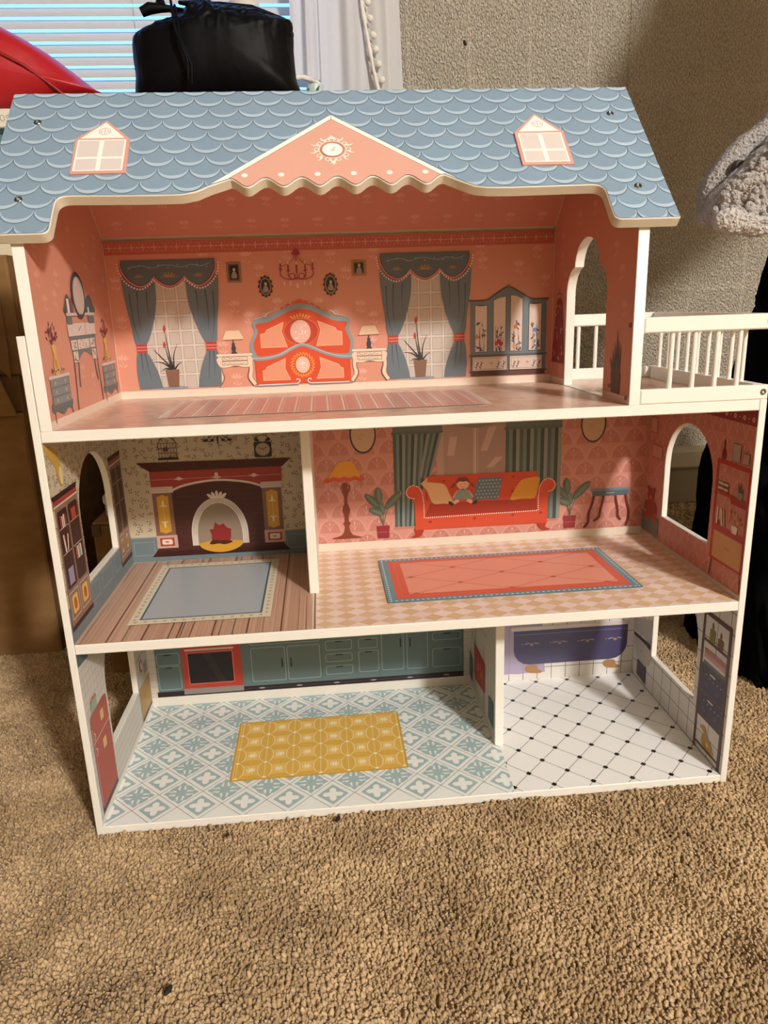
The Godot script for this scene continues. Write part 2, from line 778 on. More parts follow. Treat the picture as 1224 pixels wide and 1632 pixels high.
func roof_outline() -> PackedVector2Array:
	var l := loop_of([0, 0, 540.2, 0, 540.2, 178.2, 486.2, 178.2, 487.0, 135.5, 440, 136.5, 410, 137, 392, 136.5, 381, 134.5, 370, 128, 358, 119.5])
	var r := [2.5, 2.5, 2.5, 7, 10, 0, 0, 0, 0, 0, 0]
	var wave := PackedVector2Array()
	for k in range(1, 61):
		var u := 358.0 - 172.0 * k / 60.0
		wave.append(Vector2(u, 125.0 + 5.4 * cos(TAU * (u - 199.5) / 28.6)))
	for q in wave:
		l.append(q)
		r.append(0)
	for q in [[170, 127.5], [160, 134], [149, 137], [135, 137.3], [110, 137], [88, 136.5], [53.2, 135.5], [53.4, 178.2], [0, 178.2]]:
		l.append(Vector2(q[0], q[1]))
		r.append({53.2: 10.0, 53.4: 7.0, 0.0: 2.5}.get(float(q[0]), 0.0))
	return rounded(l, r)


# one round-ended shingle: a flat field, a raised lighter lip along its lower edge, and a thin printed line beneath it
func shingle_mesh(f: Frame, cu: float, low: float, limits: Array, mesh_tone: float) -> ArrayMesh:
	var a := Art.new(f, 0.10)
	a.clips = limits
	var rad := 12.35
	var cy := low - rad
	var arc := func(r: float, lift: float) -> PackedVector2Array:
		var out := PackedVector2Array()
		for k in 17:
			var t := PI * k / 16.0
			out.append(Vector2(cu - cos(t) * r, cy + sin(t) * r * lift))
		return out
	var field := Color("859db2").srgb_to_linear() * mesh_tone
	var lip := Color("b0c5d6").srgb_to_linear() * mesh_tone
	var line := Color("627887").srgb_to_linear()
	# printed line below, then an outer bevel up to a crest, a lip sloping down to the field, and the field itself
	var outer: PackedVector2Array = arc.call(rad, 1.0)
	var l: PackedVector2Array = arc.call(rad + 0.6, 1.04)
	var crest: PackedVector2Array = arc.call(rad - 0.35, 0.985)
	var inner: PackedVector2Array = arc.call(rad - 0.7, 0.73)
	for band in [[outer, l, 0.36, 0.36, line], [outer, crest, 0.2, 0.5, lip], [crest, inner, 0.5, 0.33, lip]]:
		a.tint = band[4]
		for k in 16:
			if limits.size():
				a.z = maxf(band[2], band[3])
				a.shape(PackedVector2Array([band[0][k], band[0][k + 1], band[1][k + 1], band[1][k]]))
				continue
			a.count += 1
			var c := [f.p(band[0][k].x, band[0][k].y, band[2]), f.p(band[0][k + 1].x, band[0][k + 1].y, band[2]), f.p(band[1][k + 1].x, band[1][k + 1].y, band[3]), f.p(band[1][k].x, band[1][k].y, band[3])]
			var nrm: Vector3 = (c[1] - c[0]).cross(c[3] - c[0]).normalized()
			nrm = nrm if nrm.dot(f.n) > 0.0 else -nrm
			for tri in [[0, 1, 2], [0, 2, 3]]:
				var x: Vector3 = c[tri[0]]
				var y: Vector3 = c[tri[1]]
				var w: Vector3 = c[tri[2]]
				if (y - x).cross(w - x).dot(f.n) > 0.0:
					var t := y
					y = w
					w = t
				for q in [x, y, w]:
					a.st.set_color(a.tint)
					a.st.set_normal(nrm)
					a.st.add_vertex(q)
	a.tint = field
	a.z = 0.32
	var body := inner.duplicate()
	for side in [1.0, -1.0]:
		for k in 7:
			var t: float = PI * 0.5 * (k / 6.0 if side > 0.0 else 1.0 - k / 6.0)
			body.append(Vector2(cu + side * (12.6 - sin(t) * (rad + 0.22)), low - 15.95 - rad + cos(t) * (rad + 0.22)))
	a.shape(body)
	a.st.index()
	return a.st.commit() if a.count > 0 else null


func build_roof() -> void:
	var f := Frame.new(Vector3(-0.0141, 0.6592, -0.1174), Vector3.RIGHT, ROOF_DOWN, ROOF_OUT)
	var outline := roof_outline()
	var front := put(board(f, outline, [], 9.0, 0.7), "roof_board", paint("d9cfba", 0.45), house)
	tag(front, "front roof slope with a wavy cut-out eave")
	# the laminated blue face
	var lam := Art.new(f, 0.03)
	lam.ink("859db2")
	lam.shape(inset(outline, 0.75))
	print_part(lam, "roof_face", front, "blue printed face of the roof")
	# pediment and dormers stand clear of the shingles
	var ped := loop_of([269.4, 37.2, 173.9, 122.8, 170, 127.5, 366, 127.5, 364.6, 122.8])
	var dorms := [loop_of([82.7, 42.3, 59.8, 67.3, 60.7, 111.2, 104.0, 111.2, 103.6, 67.3]), loop_of([446.4, 41.2, 424.1, 67.6, 423.8, 110.9, 467.6, 110.9, 467.3, 67.0])]
	var keep := inset(outline, 0.8)
	var limits: Array = Geometry2D.clip_polygons(keep, loop_of([269.4, 36.5, 160, 134.5, 160, 139, 380, 139, 380, 134.5]))
	var tones := [1.0, 0.97, 1.03]
	var n := 0
	var shared := {}
	for row in 12:
		var low := 6.3 + 15.95 * row
		var shift := 1.7 if row % 2 == 0 else 14.3
		for k in 23:
			var cu := shift + 25.2 * k
			# whole shingles share one mesh; those cut by an edge get their own
			var whole := false
			for lim in limits:
				whole = whole or (_inside(cu - 13.2, low - 22.0, lim) and _inside(cu + 13.2, low - 22.0, lim) and _inside(cu - 12.8, low - 8.0, lim) and _inside(cu + 12.8, low - 8.0, lim) and _inside(cu, low + 1.5, lim) and _inside(cu - 9.0, low - 2.0, lim) and _inside(cu + 9.0, low - 2.0, lim))
			var tone: float = tones[(k * 7 + row * 3) % 3]
			if whole:
				var key := "s%.2f" % tone
				if not shared.has(key):
					shared[key] = shingle_mesh(Frame.new(Vector3.ZERO, f.u, f.v, f.n), 0.0, 0.0, [], tone)
				put(shared[key], "shingle", ink(0.5), front).position = f.p(cu, low, (n % 2) * 0.02)
			else:
				var m := shingle_mesh(f, cu, low, limits, tone)
				if m:
					put(m, "shingle", ink(0.5), front)
			n += 1
	# pink pediment with a white raking trim, a clock and a row of dots
	var a := Art.new(f, 0.62)
	a.clips = [keep]
	a.poly("fffaf0", [269.4, 37.2, 173.5, 123.2, 166, 132, 374, 132, 365.3, 123.2])
	a.ink("8e5a4c")
	a.next()
	a.shape(loop_of([269.4, 42.9, 184.0, 119.8, 176, 132, 364, 132, 355.0, 119.8]))
	a.poly("e0aa99", [269.4, 43.5, 184.8, 119.8, 177, 132, 363, 132, 354.2, 119.8])
	for k in 6:
		a.ell("e8d5cf", 197.0 + 29.1 * k, 116.1, 2.7, 2.7)
		a.ell("fffdf6", 197.0 + 29.1 * k, 116.1, 2.1, 2.1)
	var cu := 268.6
	var cv := 85.5
	a.line("6f4a40", 0.35, [269.4, 37.2, 269.4, 43.2])
	for s in [-1.0, 1.0]:
		for k in 5:
			var t: float = PI * (0.09 + 0.2 * k)
			var q := Vector2(cu + s * sin(t) * 13.2, cv - cos(t) * 13.2)
			a.ring("fff3e4", 0.8, q.x, q.y, 2.0, 2.0, 10)
			var o := Vector2(cu + s * sin(t + 0.28) * 16.0, cv - cos(t + 0.28) * 16.0)
			a.blade("fff3e4", 2.6, [cu + s * sin(t + 0.12) * 12.5, cv - cos(t + 0.12) * 12.5, o.x, o.y, cu + s * sin(t + 0.22) * 19.0, cv - cos(t + 0.22) * 19.0])
	a.blob("fff3e4", [cu - 4, cv - 13, cu, cv - 18.6, cu + 4, cv - 13, cu, cv - 14])
	a.blob("fff3e4", [cu - 2, cv + 14.5, cu, cv + 20, cu + 2, cv + 14.5, cu, cv + 15])
	a.ring("fff3e4", 0.8, cu, cv, 11.2, 11.2, 28)
	a.ell("c98672", cu, cv, 9.9, 9.9, 0, 28)
	a.ell("fffbf3", cu, cv, 8.4, 8.4, 0, 28)
	a.line("5a4a46", 0.45, [cu - 0.5, cv + 1, cu + 2.4, cv - 3.4])
	a.line("5a4a46", 0.45, [cu - 0.5, cv + 1, cu + 2.2, cv + 1.0])
	print_part(a, "pediment", front, "pink pediment with a white clock and dots")
	# two dormer plaques
	for d in dorms:
		var plaque := put(board(f, d, [], 1.5, 0.25, 1.9), "dormer_plaque", paint("dca292", 0.45), front)
		tag(plaque, "pink and white dormer window")
		var g := Art.new(f, 1.95)
		g.ink("fffaf2")
		g.shape(PackedVector2Array([d[0] + Vector2(0, 3.2), d[1] + Vector2(4.2, -0.6), d[4] + Vector2(-4.2, -0.6)]))
		var mid = d[0]
		g.ring("b9a99f", 0.5, mid.x, mid.y + 15.3, 4.6, 4.6, 20)
		g.ring("b9a99f", 0.4, mid.x, mid.y + 15.3, 3.2, 3.2, 20)
		g.line("b9a99f", 0.4, [mid.x, mid.y + 11.2, mid.x, mid.y + 19.4])
		g.line("b9a99f", 0.4, [mid.x - 4, mid.y + 15.3, mid.x + 4, mid.y + 15.3])
		g.rect("fffaf2", d[1].x + 2.6, d[1].y + 1.4, d[3].x - 2.9, d[3].y - 2.6)
		print_part(g, "dormer_trim", front, "white dormer trim")
		var x0 = d[1].x + 4.0
		var x1 = d[3].x - 4.3
		var y0 = d[1].y + 2.6
		var y1 = d[3].y - 3.8
		var xm = (x0 + x1) * 0.5
		var ym = (y0 + y1) * 0.52
		for q in [[x0, y0, xm - 1.8, ym - 1.3], [xm + 1.8, y0, x1, ym - 1.3], [x0, ym + 1.3, xm - 1.8, y1], [xm + 1.8, ym + 1.3, x1, y1]]:
			var p := Art.new(f, 2.0)
			p.rect("ded5d0", q[0], q[1], q[2], q[3])
			print_part(p, "window_pane", front, "pale printed dormer pane", 0.3)
	for s in [[26.1, 41.6], [25.8, 139.3], [515.3, 40.8], [514.8, 139.2]]:
		screw(f.p(s[0], s[1], 0.3), ROOF_OUT, front, 0.0031)
	# rear slope, printed pink underneath
	var up := Vector3(0, 0.9217, 1.0).normalized()
	var under := Vector3(0, -1.0, 0.9217).normalized()
	var rf := Frame.new(Vector3(-0.0141, roof_under(-0.1178), -0.1178) - under * 0.0, Vector3.RIGHT, -up, under)
	var rear := put(board(rf, loop_of([0, 1, 540.2, 1, 540.2, 176, 0, 176]), [], 9.0, 0.6), "roof_board", paint("d9cfba", 0.45), house)
	tag(rear, "rear roof slope, papered pink underneath")
	var pk := Art.new(rf, 0.03)
	pk.rect("d08a7a", 30.7, 1.5, 510, 140)
	pk.hold = true
	pk.next()
	rng.seed = 41
	for r in 5:
		for k in 14:
			sprig(pk, "dca294", 50.0 + 34.0 * k + (17.0 if r % 2 == 1 else 0.0), 18.0 + 27.0 * r, 7.0, true)
	print_part(pk, "flower_paper", rear, "pink flowered paper under the roof")


func _inside(x: float, y: float, l: PackedVector2Array) -> bool:
	return Geometry2D.is_point_in_polygon(Vector2(x, y), l)


# a pale printed flower spray
func sprig(a: Art, hex: String, u: float, v: float, s: float, flip := false) -> void:
	a.ink(hex)
	var up := -1.0 if flip else 1.0
	for k in 5:
		var t := -0.9 + 0.45 * k + rng.randf_range(-0.1, 0.1)
		a.shape(a.ell_path(u + sin(t) * s * 0.6, v + up * cos(t) * s * 0.6, s * 0.13, s * 0.38, -t * up, 7))
	a.shape(a.ell_path(u, v - up * s * 0.35, s * 0.06, s * 0.6, 0.2, 6))
	a.shape(a.ell_path(u - s * 0.35, v - up * s * 0.5, s * 0.11, s * 0.3, 0.9 * up, 6))
	a.shape(a.ell_path(u + s * 0.35, v - up * s * 0.6, s * 0.11, s * 0.3, -0.9 * up, 6))


# ---------------------------------------------------------------- printed artwork of the top bedroom
func curtained_window(f: Frame, u: float, back: Node) -> void:
	# u is the middle of the window; everything is symmetric about it
	var w := Art.new(f, 0.35)
	w.poly("c6bbb0", [u - 32, 9, u + 30, 9, u + 30, 120, u - 32, 120])
	for x in [-21.0, -7.6, 5.8, 19.2]:
		w.rect("95857a", u + x - 1.6, 9, u + x + 1.6, 120)
	for y in [24.3, 39.4, 54.8, 70.4, 86.0, 101.6]:
		w.rect("95857a", u - 32, y - 1.6, u + 30, y + 1.6)
	w.hold = true
	for x in [-21.0, -7.6, 5.8, 19.2]:
		w.rect("d6cbc1", u + x - 1.15, 9, u + x + 1.15, 120)
	for y in [24.3, 39.4, 54.8, 70.4, 86.0, 101.6]:
		w.rect("d6cbc1", u - 32, y - 1.15, u + 30, y + 1.15)
	print_part(w, "printed_window", back, "pale printed window with dark glazing bars")
	var p := Art.new(f, 0.72)
	p.ell("8d98a2", u - 6, 10.0, 15, 1.9)
	p.poly("83604f", [u - 14.5, 29.8, u + 0.5, 29.8, u - 1.5, 10.5, u - 12.5, 10.5])
	for b in [[-6, 30, -9, 50, -11, 73], [-7, 30, -10, 43, -12.5, 57], [-6, 30, -18, 44, -25, 52], [-7, 30, -16, 37, -26, 39], [-5, 30, -4, 44, 1, 57], [-4, 30, 0, 35, 4.5, 37.5], [-8, 30, -14, 31, -19, 28]]:
		p.blade("33302c", 2.0, [u + b[0], b[1], u + b[2], b[3], u + b[4], b[5]])
	p.blob("b8403a", [u - 11.5, 69, u - 9.5, 72, u - 10.5, 77, u - 12.5, 73])
	p.blob("b8403a", [u - 13, 53, u - 11.0, 55, u - 12.5, 60, u - 14, 56])
	print_part(p, "printed_potted_plant", back, "potted plant with two red flower spikes")
	var c := Art.new(f, 0.9)
	var blue := "69767f"
	for s in [-1.0, 1.0]:
		var e := u + 2.0 if s > 0.0 else u - 1.0
		c.bowed(blue, [e + s * 14.5, 128, e + s * 14.8, 104, e + s * 20, 80, e + s * 30.0, 57, e + s * 41.0, 57, e + s * 44, 78, e + s * 47.5, 104, e + s * 49, 128], 4)
		c.bowed(blue, [e + s * 42.5, 9.8, e + s * 43.5, 30, e + s * 40.5, 49, e + s * 31, 49, e + s * 22, 30, e + s * 17.5, 9.8], 4)
		for k in [[42, 110, 41, 80, 36, 58], [34, 112, 35, 85, 33.5, 70], [24, 112, 25, 95, 24, 85]]:
			c.blade("424f57", 1.5, [e + s * k[0], k[1], e + s * k[2], k[3], e + s * k[4], k[5]])
		for k in [[33, 48, 31, 32, 29, 18], [37, 48, 37, 34, 36, 24]]:
			c.blade("424f57", 1.2, [e + s * k[0], k[1], e + s * k[2], k[3], e + s * k[4], k[5]])
		c.rect("b3423b", minf(e + s * 30, e + s * 41), 48.5, maxf(e + s * 30, e + s * 41), 57.5)
		c.rect("d98478", minf(e + s * 30, e + s * 41), 50.6, maxf(e + s * 30, e + s * 41), 51.8)
		c.rect("d98478", minf(e + s * 30, e + s * 41), 53.8, maxf(e + s * 30, e + s * 41), 55.0)
	# scalloped valance
	var edge := [u - 50.5, 140.5, u - 49, 131, u - 42, 120.5, u - 31, 115.2, u - 22, 118.5, u - 16.2, 124.2, u - 16.0, 124.2, u - 9, 118, u, 115.0, u + 9, 118, u + 16.0, 124.2, u + 16.2, 124.2, u + 22, 118.5, u + 31, 114.8, u + 42, 120.5, u + 49, 131, u + 50.5, 140.5]
	var out_edge: Array = []
	var up: Array = []
	var inner: Array = []
	for i in range(0, edge.size(), 2):
		out_edge.append(u + (edge[i] - u) * 1.035)
		out_edge.append(edge[i + 1] - 1.3)
		up.append(u + (edge[i] - u) * 0.985)
		up.append(edge[i + 1] + 1.2)
		inner.append(u + (edge[i] - u) * 0.965)
		inner.append(edge[i + 1] + 2.6)
	c.bowed("7c2430", edge, 5)
	c.dots("f0d8cc", 1.0, out_edge, 3.0, true, 6)
	c.line("e39d98", 1.0, up, true)
	c.bowed("5c6973", inner, 5)
	c.line("aab3b4", 0.5, [u - 42, 135.5, u - 34, 136.8, u - 26, 137.5, u - 16, 135, u - 6, 137.6, u + 4, 137, u + 14, 135.3, u + 24, 137.6, u + 34, 136, u + 43, 138.6], true)
	for k in 9:
		c.ell("aab3b4", u - 40 + 10 * k, 135.0 + 2.6 * (k % 2), 0.7, 0.7, 0, 6)
	for k in [[0, 126, 1.0], [-31, 126.5, 0.62], [31, 126.5, 0.62]]:
		for j in 5:
			var t: float = -1.15 + 0.575 * j
			c.ell("b58a4c", u + k[0] + sin(t) * 4.4 * k[2], k[1] + cos(t) * 2.2 * k[2], 0.7 * k[2], 3.0 * k[2], -t, 8)
		c.line("b58a4c", 0.5, [u + k[0] - 9 * k[2], k[1] - 0.6, u + k[0] + 9 * k[2], k[1] - 0.6])
	print_part(c, "printed_curtains", back, "grey blue curtains under a scalloped valance")


func night_table(f: Frame, u: float, back: Node) -> void:
	var t := Art.new(f, 1.0)
	for s in [-1.0, 1.0]:
		t.line("7f5a48", 5.0, [u + s * 16.5, 33, u + s * 16.8, 26, u + s * 15, 18, u + s * 20.5, 9.5], true)
		t.line("e9d2bb", 3.6, [u + s * 16.8, 33, u + s * 17.0, 26, u + s * 15.6, 18, u + s * 20.6, 10], true)
	t.soft("8a6350", u - 17.2, 30.2, u + 17.2, 42.6, 1.5)
	t.blob("e9d2bb", [u - 17, 31, u - 17, 41.5, u + 17, 41.5, u + 17, 31, u + 9, 29.5, u, 31.4, u - 9, 29.5], 3)
	t.soft("efdcc6", u - 19.2, 41.6, u + 19.2, 44.0, 1.0)
	t.line("8a6350", 0.45, [u - 19, 41.4, u + 19, 41.4])
	for v in [[36.7, 40.6], [32.2, 36.2]]:
		t.frame_line("6d4a3c", 0.45, u - 13.5, v[0], u + 13.5, v[1], 0.3)
	rng.seed = 5
	for k in 11:
		var x := u - 11.5 + 2.0 * k
		for v in [33.8, 38.4]:
			t.ell("5d3f33", x, v + rng.randf_range(-0.7, 0.7), 0.35 + rng.randf() * 0.5, 0.4, rng.randf() * 3.0, 6)
	t.poly("6c4f42", [u - 3.2, 44, u + 3.2, 44, u + 3.2, 44.9, u - 3.2, 44.9])
	t.blob("3d4248", [u - 2.9, 45, u + 2.9, 45, u + 1.6, 46.6, u + 2.4, 50, u + 1.2, 53.4, u + 1.8, 55.2, u - 1.8, 55.2, u - 1.2, 53.4, u - 2.4, 50, u - 1.6, 46.6], 3)
	t.line("3d4248", 0.9, [u, 54, u, 59.5])
	t.poly("e8cbab", [u - 11.7, 58.9, u + 11.7, 59.2, u + 7.1, 68.6, u - 7.1, 68.5])
	t.line("9a6c50", 0.4, [u - 11.7, 58.9, u + 11.7, 59.2])
	print_part(t, "printed_nightstand", back, "cream night table carrying a lamp")


func portrait(f: Frame, u: float, v: float, w: float, h: float, oval: bool, frame_hex: String, back: Node) -> void:
	var a := Art.new(f, 0.9)
	if oval:
		for k in 12:
			var t := TAU * k / 12.0
			a.ell(frame_hex, u + cos(t) * w * 0.46, v + sin(t) * h * 0.46, 1.5, 1.5, 0, 8)
		a.ell(frame_hex, u, v, w * 0.46, h * 0.46)
		a.ell("b09a7c", u, v, w * 0.38, h * 0.40)
		a.ell("241d1c", u, v, w * 0.33, h * 0.36)
	else:
		a.soft(frame_hex, u - w / 2, v - h / 2, u + w / 2, v + h / 2, 0.8)
		a.frame_line("c9a878", 0.5, u - w / 2 + 1, v - h / 2 + 1, u + w / 2 - 1, v + h / 2 - 1, 0.4)
		a.rect("231d1d", u - w / 2 + 3, v - h / 2 + 3, u + w / 2 - 3, v + h / 2 - 3)
	a.ell("cdb49a", u + 0.3, v + 2.6, 1.4, 1.8, 0, 9)
	a.blob("9d8a86", [u - 3, v - 5.5, u + 3, v - 5.5, u + 1.6, v + 0.4, u - 1.4, v + 0.4], 3)
	print_part(a, "printed_portrait", back, "small framed portrait")


func print_bedroom(b: Dictionary) -> void:
	var f := Frame.new(Vector3(XL, F2, -BACK2), Vector3.RIGHT, Vector3.UP, Vector3.BACK)
	var back: Node = b.back_top
	var p := Art.new(f, 0.05)
	p.rect("d7967f", 0.3, 0, 479, 162.1)
	p.hold = true
	p.next()
	rng.seed = 12
	for q in [[101, 144], [146, 143], [159, 129], [189, 146], [235, 141], [251, 124], [281, 144], [130, 93], [176, 94], [220, 93], [265, 89], [279, 77], [144, 81], [126, 16], [114, 51], [264, 16], [400, 130], [440, 125], [460, 140], [395, 60], [8, 120], [10, 80], [6, 40], [276, 50], [398, 145], [470, 110]]:
		sprig(p, "e2ab9c", q[0], q[1], 8.0)
	p.lift()
	p.rect("bf6658", 0.3, 148.6, 479, 162.1)
	p.lift()
	for k in 41:
		var u := 6.0 + 11.6 * k
		p.ell("dca594", u, 155.6, 4.6, 0.55, 0, 8)
		p.ell("dca594", u, 155.6, 0.6, 4.2, 0, 8)
		p.ell("dca594", u + 5.8, 155.6, 1.0, 1.0, 0, 6)
		for s in [[3.4, 3.6], [-3.4, 3.6], [3.4, -3.6], [-3.4, -3.6]]:
			p.ell("d2958a", u + s[0], 155.6 + s[1], 0.6, 0.6, 0, 6)
	p.lift()
	p.rect("ead6c4", 0.3, 0, 479, 7.9)
	print_part(p, "flower_paper", back, "salmon flowered wallpaper with a red border")
	curtained_window(f, 64.5, back)
	curtained_window(f, 336.5, back)
	night_table(f, 125.5, back)
	night_table(f, 273.0, back)
	portrait(f, 132.3, 128.3, 15, 20.5, false, "6e5746", back)
	portrait(f, 164.4, 113.0, 15, 22, true, "3f332c", back)
	portrait(f, 233.8, 113.0, 15, 23, true, "4f4034", back)
	portrait(f, 265.0, 129.1, 15.5, 16, false, "8d5f31", back)
	# chandelier
	var c := Art.new(f, 0.9)
	var red := "9c3440"
	c.line(red, 0.8, [198.6, 150, 198.6, 118])
	c.blob(red, [194, 145, 198.6, 151, 203, 145, 198.6, 143.5], 4)
	for s in [-1.0, 1.0]:
		c.line(red, 0.6, [198.6, 145, 198.6 + s * 6, 137, 198.6 + s * 15.5, 133], true)
		for k in [[17.0, 129.0], [9.0, 127.5]]:
			c.line(red, 1.0, [198.6, 121, 198.6 + s * k[0] * 0.5, 119.4, 198.6 + s * k[0], 123, 198.6 + s * k[0], k[1]], true)
			c.rect(red, 198.6 + s * k[0] - 1.7, k[1], 198.6 + s * k[0] + 1.7, k[1] + 1.4)
			c.rect(red, 198.6 + s * k[0] - 0.8, k[1], 198.6 + s * k[0] + 0.8, k[1] + 7)
			c.ell("e8c9b4", 198.6 + s * k[0], k[1] + 9, 0.9, 2.0, 0, 8)
			c.ell("e8c09a", 198.6 + s * k[0] * 0.82, 115.5, 1.2, 2.7, 0, 8)
		c.ring(red, 0.8, 198.6 + s * 5, 122.5, 3.0, 3.0, 14)
	c.rect(red, 197.8, 126, 199.4, 134)
	c.ell("e8c9b4", 198.6, 136, 0.9, 2.0, 0, 8)
	c.ell("e8c09a", 198.6, 113, 1.4, 3.0, 0, 8)
	print_part(c, "printed_chandelier", back, "red chandelier with cream drops")
	# bed
	var d := Art.new(f, 0.9)
	var grey := "8b9a9d"
	var red2 := "d5512f"
	d.blob(red2, [178, 86, 190, 92, 199.5, 99, 209, 92, 221, 86, 199.5, 88], 4)
	for k in 7:
		d.ring(red2, 1.2, 181 + 6.2 * k, 88.5 + 6.6 * sin(PI * k / 6.0), 2.1, 2.1, 10)
	d.blob(grey, [147, 74, 151, 79.5, 163, 81, 176, 87.5, 188, 92.5, 199.5, 94.5, 211, 92.5, 223, 87, 236, 80.5, 249, 79, 253, 74, 251, 66, 256, 55, 255, 44, 251, 37, 200, 33, 148, 37, 144, 44, 143.5, 55, 149, 66], 4)
	d.blob(red2, [150.5, 74, 163, 76, 176, 81.5, 188, 87, 199.5, 89, 211, 87, 223, 81, 236, 75.5, 249.5, 73.5, 247.5, 66, 252.3, 54, 251.3, 44, 247, 40, 226, 42.5, 199.5, 53, 173, 42.5, 153, 40, 148.5, 44, 147, 54, 152.5, 66], 4)
	for s in [-1.0, 1.0]:
		var x := func(v: float) -> float: return 199.3 + s * v
		d.poly("f2b18c", [x.call(15.5), 49, x.call(44.5), 49, x.call(44.5), 63.5, x.call(39), 65, x.call(37.5), 68, x.call(18), 76, x.call(21), 66])
		d.poly("e0987a", [x.call(16.5), 49.8, x.call(43.7), 49.8, x.call(43.7), 63.0, x.call(38.6), 64.4, x.call(37.0), 67.3, x.call(19), 74.6, x.call(21.8), 66])
		d.ell("e8d2be", x.call(35), 85.4, 3.6, 0.7, -s * 0.5, 8)
		d.ring("d3dcdc", 0.7, x.call(38.5), 84.0, 2.3, 2.0, 12)
		d.line("c3cdcd", 0.7, [x.call(28), 88.6, x.call(40), 82.2, x.call(50), 79.5], true)
	d.ell("bf4427", 199.3, 65, 19.3, 14.5, 0, 24)
	d.ring("e58a66", 0.5, 199.3, 65, 18.7, 14.0, 28)
	d.ell("e3b4a4", 198.6, 65, 11.0, 12.3, 0, 24)
	d.hold = true
	d.next()
	rng.seed = 3
	for k in 26:
		d.ell("eedcd2", 198.6 + rng.randf_range(-7, 7), 65 + rng.randf_range(-8, 8), 0.5 + rng.randf() * 1.1, 0.5, rng.randf() * 3, 7)
	d.hold = false
	for k in 7:
		d.ell("e6a14a", 199.2 + (k - 3) * 3.1, 82.6 - absf(k - 3) * 0.8, 0.9, 2.5, (3 - k) * 0.3, 8)
	# foot board
	d.poly(red2, [147.5, 10, 251.5, 10, 251.5, 36, 226, 41, 199.5, 50, 173, 41, 147.5, 36])
	d.line(grey, 3.0, [145, 37.2, 160, 37.4, 175, 40.6, 188, 47, 199.5, 51, 211, 47, 225, 41, 240, 36.8, 254, 35.8], true)
	d.line("c3cdcd", 0.7, [145, 38.4, 160, 38.4, 175, 41.6, 188, 48, 199.5, 52, 211, 48, 225, 42, 240, 37.8, 254, 36.8], true)
	for s in [-1.0, 1.0]:
		var x := func(v: float) -> float: return 199.2 + s * v
		d.poly("f2b18c", [x.call(14), 13.6, x.call(44.5), 13.6, x.call(44.5), 24.5, x.call(41), 26, x.call(40), 28.5, x.call(18.5), 37.5, x.call(19.5), 26])
		d.poly("e0987a", [x.call(15), 14.4, x.call(43.7), 14.4, x.call(43.7), 24.0, x.call(40.4), 25.5, x.call(39.4), 28.0, x.call(19.3), 36.2, x.call(20.3), 26])
		d.line("dfe6e6", 1.1, [x.call(50), 9.2, x.call(12), 9.4, x.call(6.5), 10.0, x.call(4.4), 12.6, x.call(6.5), 14.6, x.call(8.2), 13.2], true)
		d.line("7f9096", 1.0, [x.call(54), 7.9, x.call(6), 7.9])
	d.ell("d5512f", 199.0, 29.6, 18.2, 15.4, 0, 24)
	d.hold = true
	d.next()
	for k in 22:
		var t := TAU * k / 22.0
		d.ell("e8993f", 199 + cos(t) * 12.2, 29.6 + sin(t) * 12.4, 2.1, 0.8, t + 0.9, 7)
		d.ell("e8993f", 199 + cos(t + 0.14) * 10.4, 29.6 + sin(t + 0.14) * 10.8, 1.4, 0.6, t - 0.4, 7)
	d.lift()
	d.ell("e9c3b0", 199, 29.6, 7.7, 9.0, 0, 22)
	d.lift()
	sprig(d, "f4e3d6", 199, 29, 4.5)
	print_part(d, "printed_bed", back, "orange bed with peach panels and a grey frame")
	# wardrobe
	var w := Art.new(f, 0.9)
	var body := "6f7c82"
	w.poly("5c3d36", [386.5, 9, 471.5, 9, 471.5, 14, 386.5, 14])
	w.bowed(body, [386.2, 88, 386.2, 90.5, 404, 91, 415, 97.4, 429, 103.8, 443, 97.4, 455, 91, 472, 90.5, 472, 88], 5)
	w.rect(body, 386.2, 14, 472, 88.5)
	w.line("56413c", 1.6, [384, 91.2, 404, 91.6, 415, 98, 429, 104.6, 443, 98, 455, 91.6, 474, 91.2], true)
	w.ell("8a6b4c", 429, 105.6, 2.2, 1.3, 0, 8)
	w.line("56413c", 1.1, [384.5, 31.8, 473.5, 31.8])
	w.line("56413c", 1.1, [384.5, 13.8, 473.5, 13.8])
	for g in [[391.6, 404.7, 85.7, 0.0], [412.2, 425.6, 92.5, 2.0], [431.4, 444.6, 93.8, -2.0], [452.4, 466.0, 86.2, 0.0]]:
		w.poly("56413c", [g[0] - 0.6, 35.2, g[1] + 0.6, 35.2, g[1] + 0.6, g[2] + 0.6 + g[3], g[0] - 0.6, g[2] + 0.6 - g[3]])
		w.poly("dcc4b6", [g[0], 35.8, g[1], 35.8, g[1], g[2] + g[3], (g[0] + g[1]) * 0.5, g[2] + (0.9 if g[3] != 0.0 else -0.7), g[0], g[2] - g[3]])
		w.hold = true
		w.next()
		rng.seed = int(g[0])
		for k in 16:
			var x: float = rng.randf_range(g[0] + 1.5, g[1] - 1.5)
			var y: float = 37 + pow(rng.randf(), 1.4) * 30.0
			w.ell(["33423f", "33423f", "4b6174", "33423f"][k % 4], x, y, 0.65, 2.3, rng.randf_range(-1.1, 1.1), 7)
		for k in 6:
			var x: float = rng.randf_range(g[0] + 2, g[1] - 2)
			w.line("33423f", 0.35, [x, 36, x + rng.randf_range(-2, 2), 50 + rng.randf() * 15])
		w.hold = false
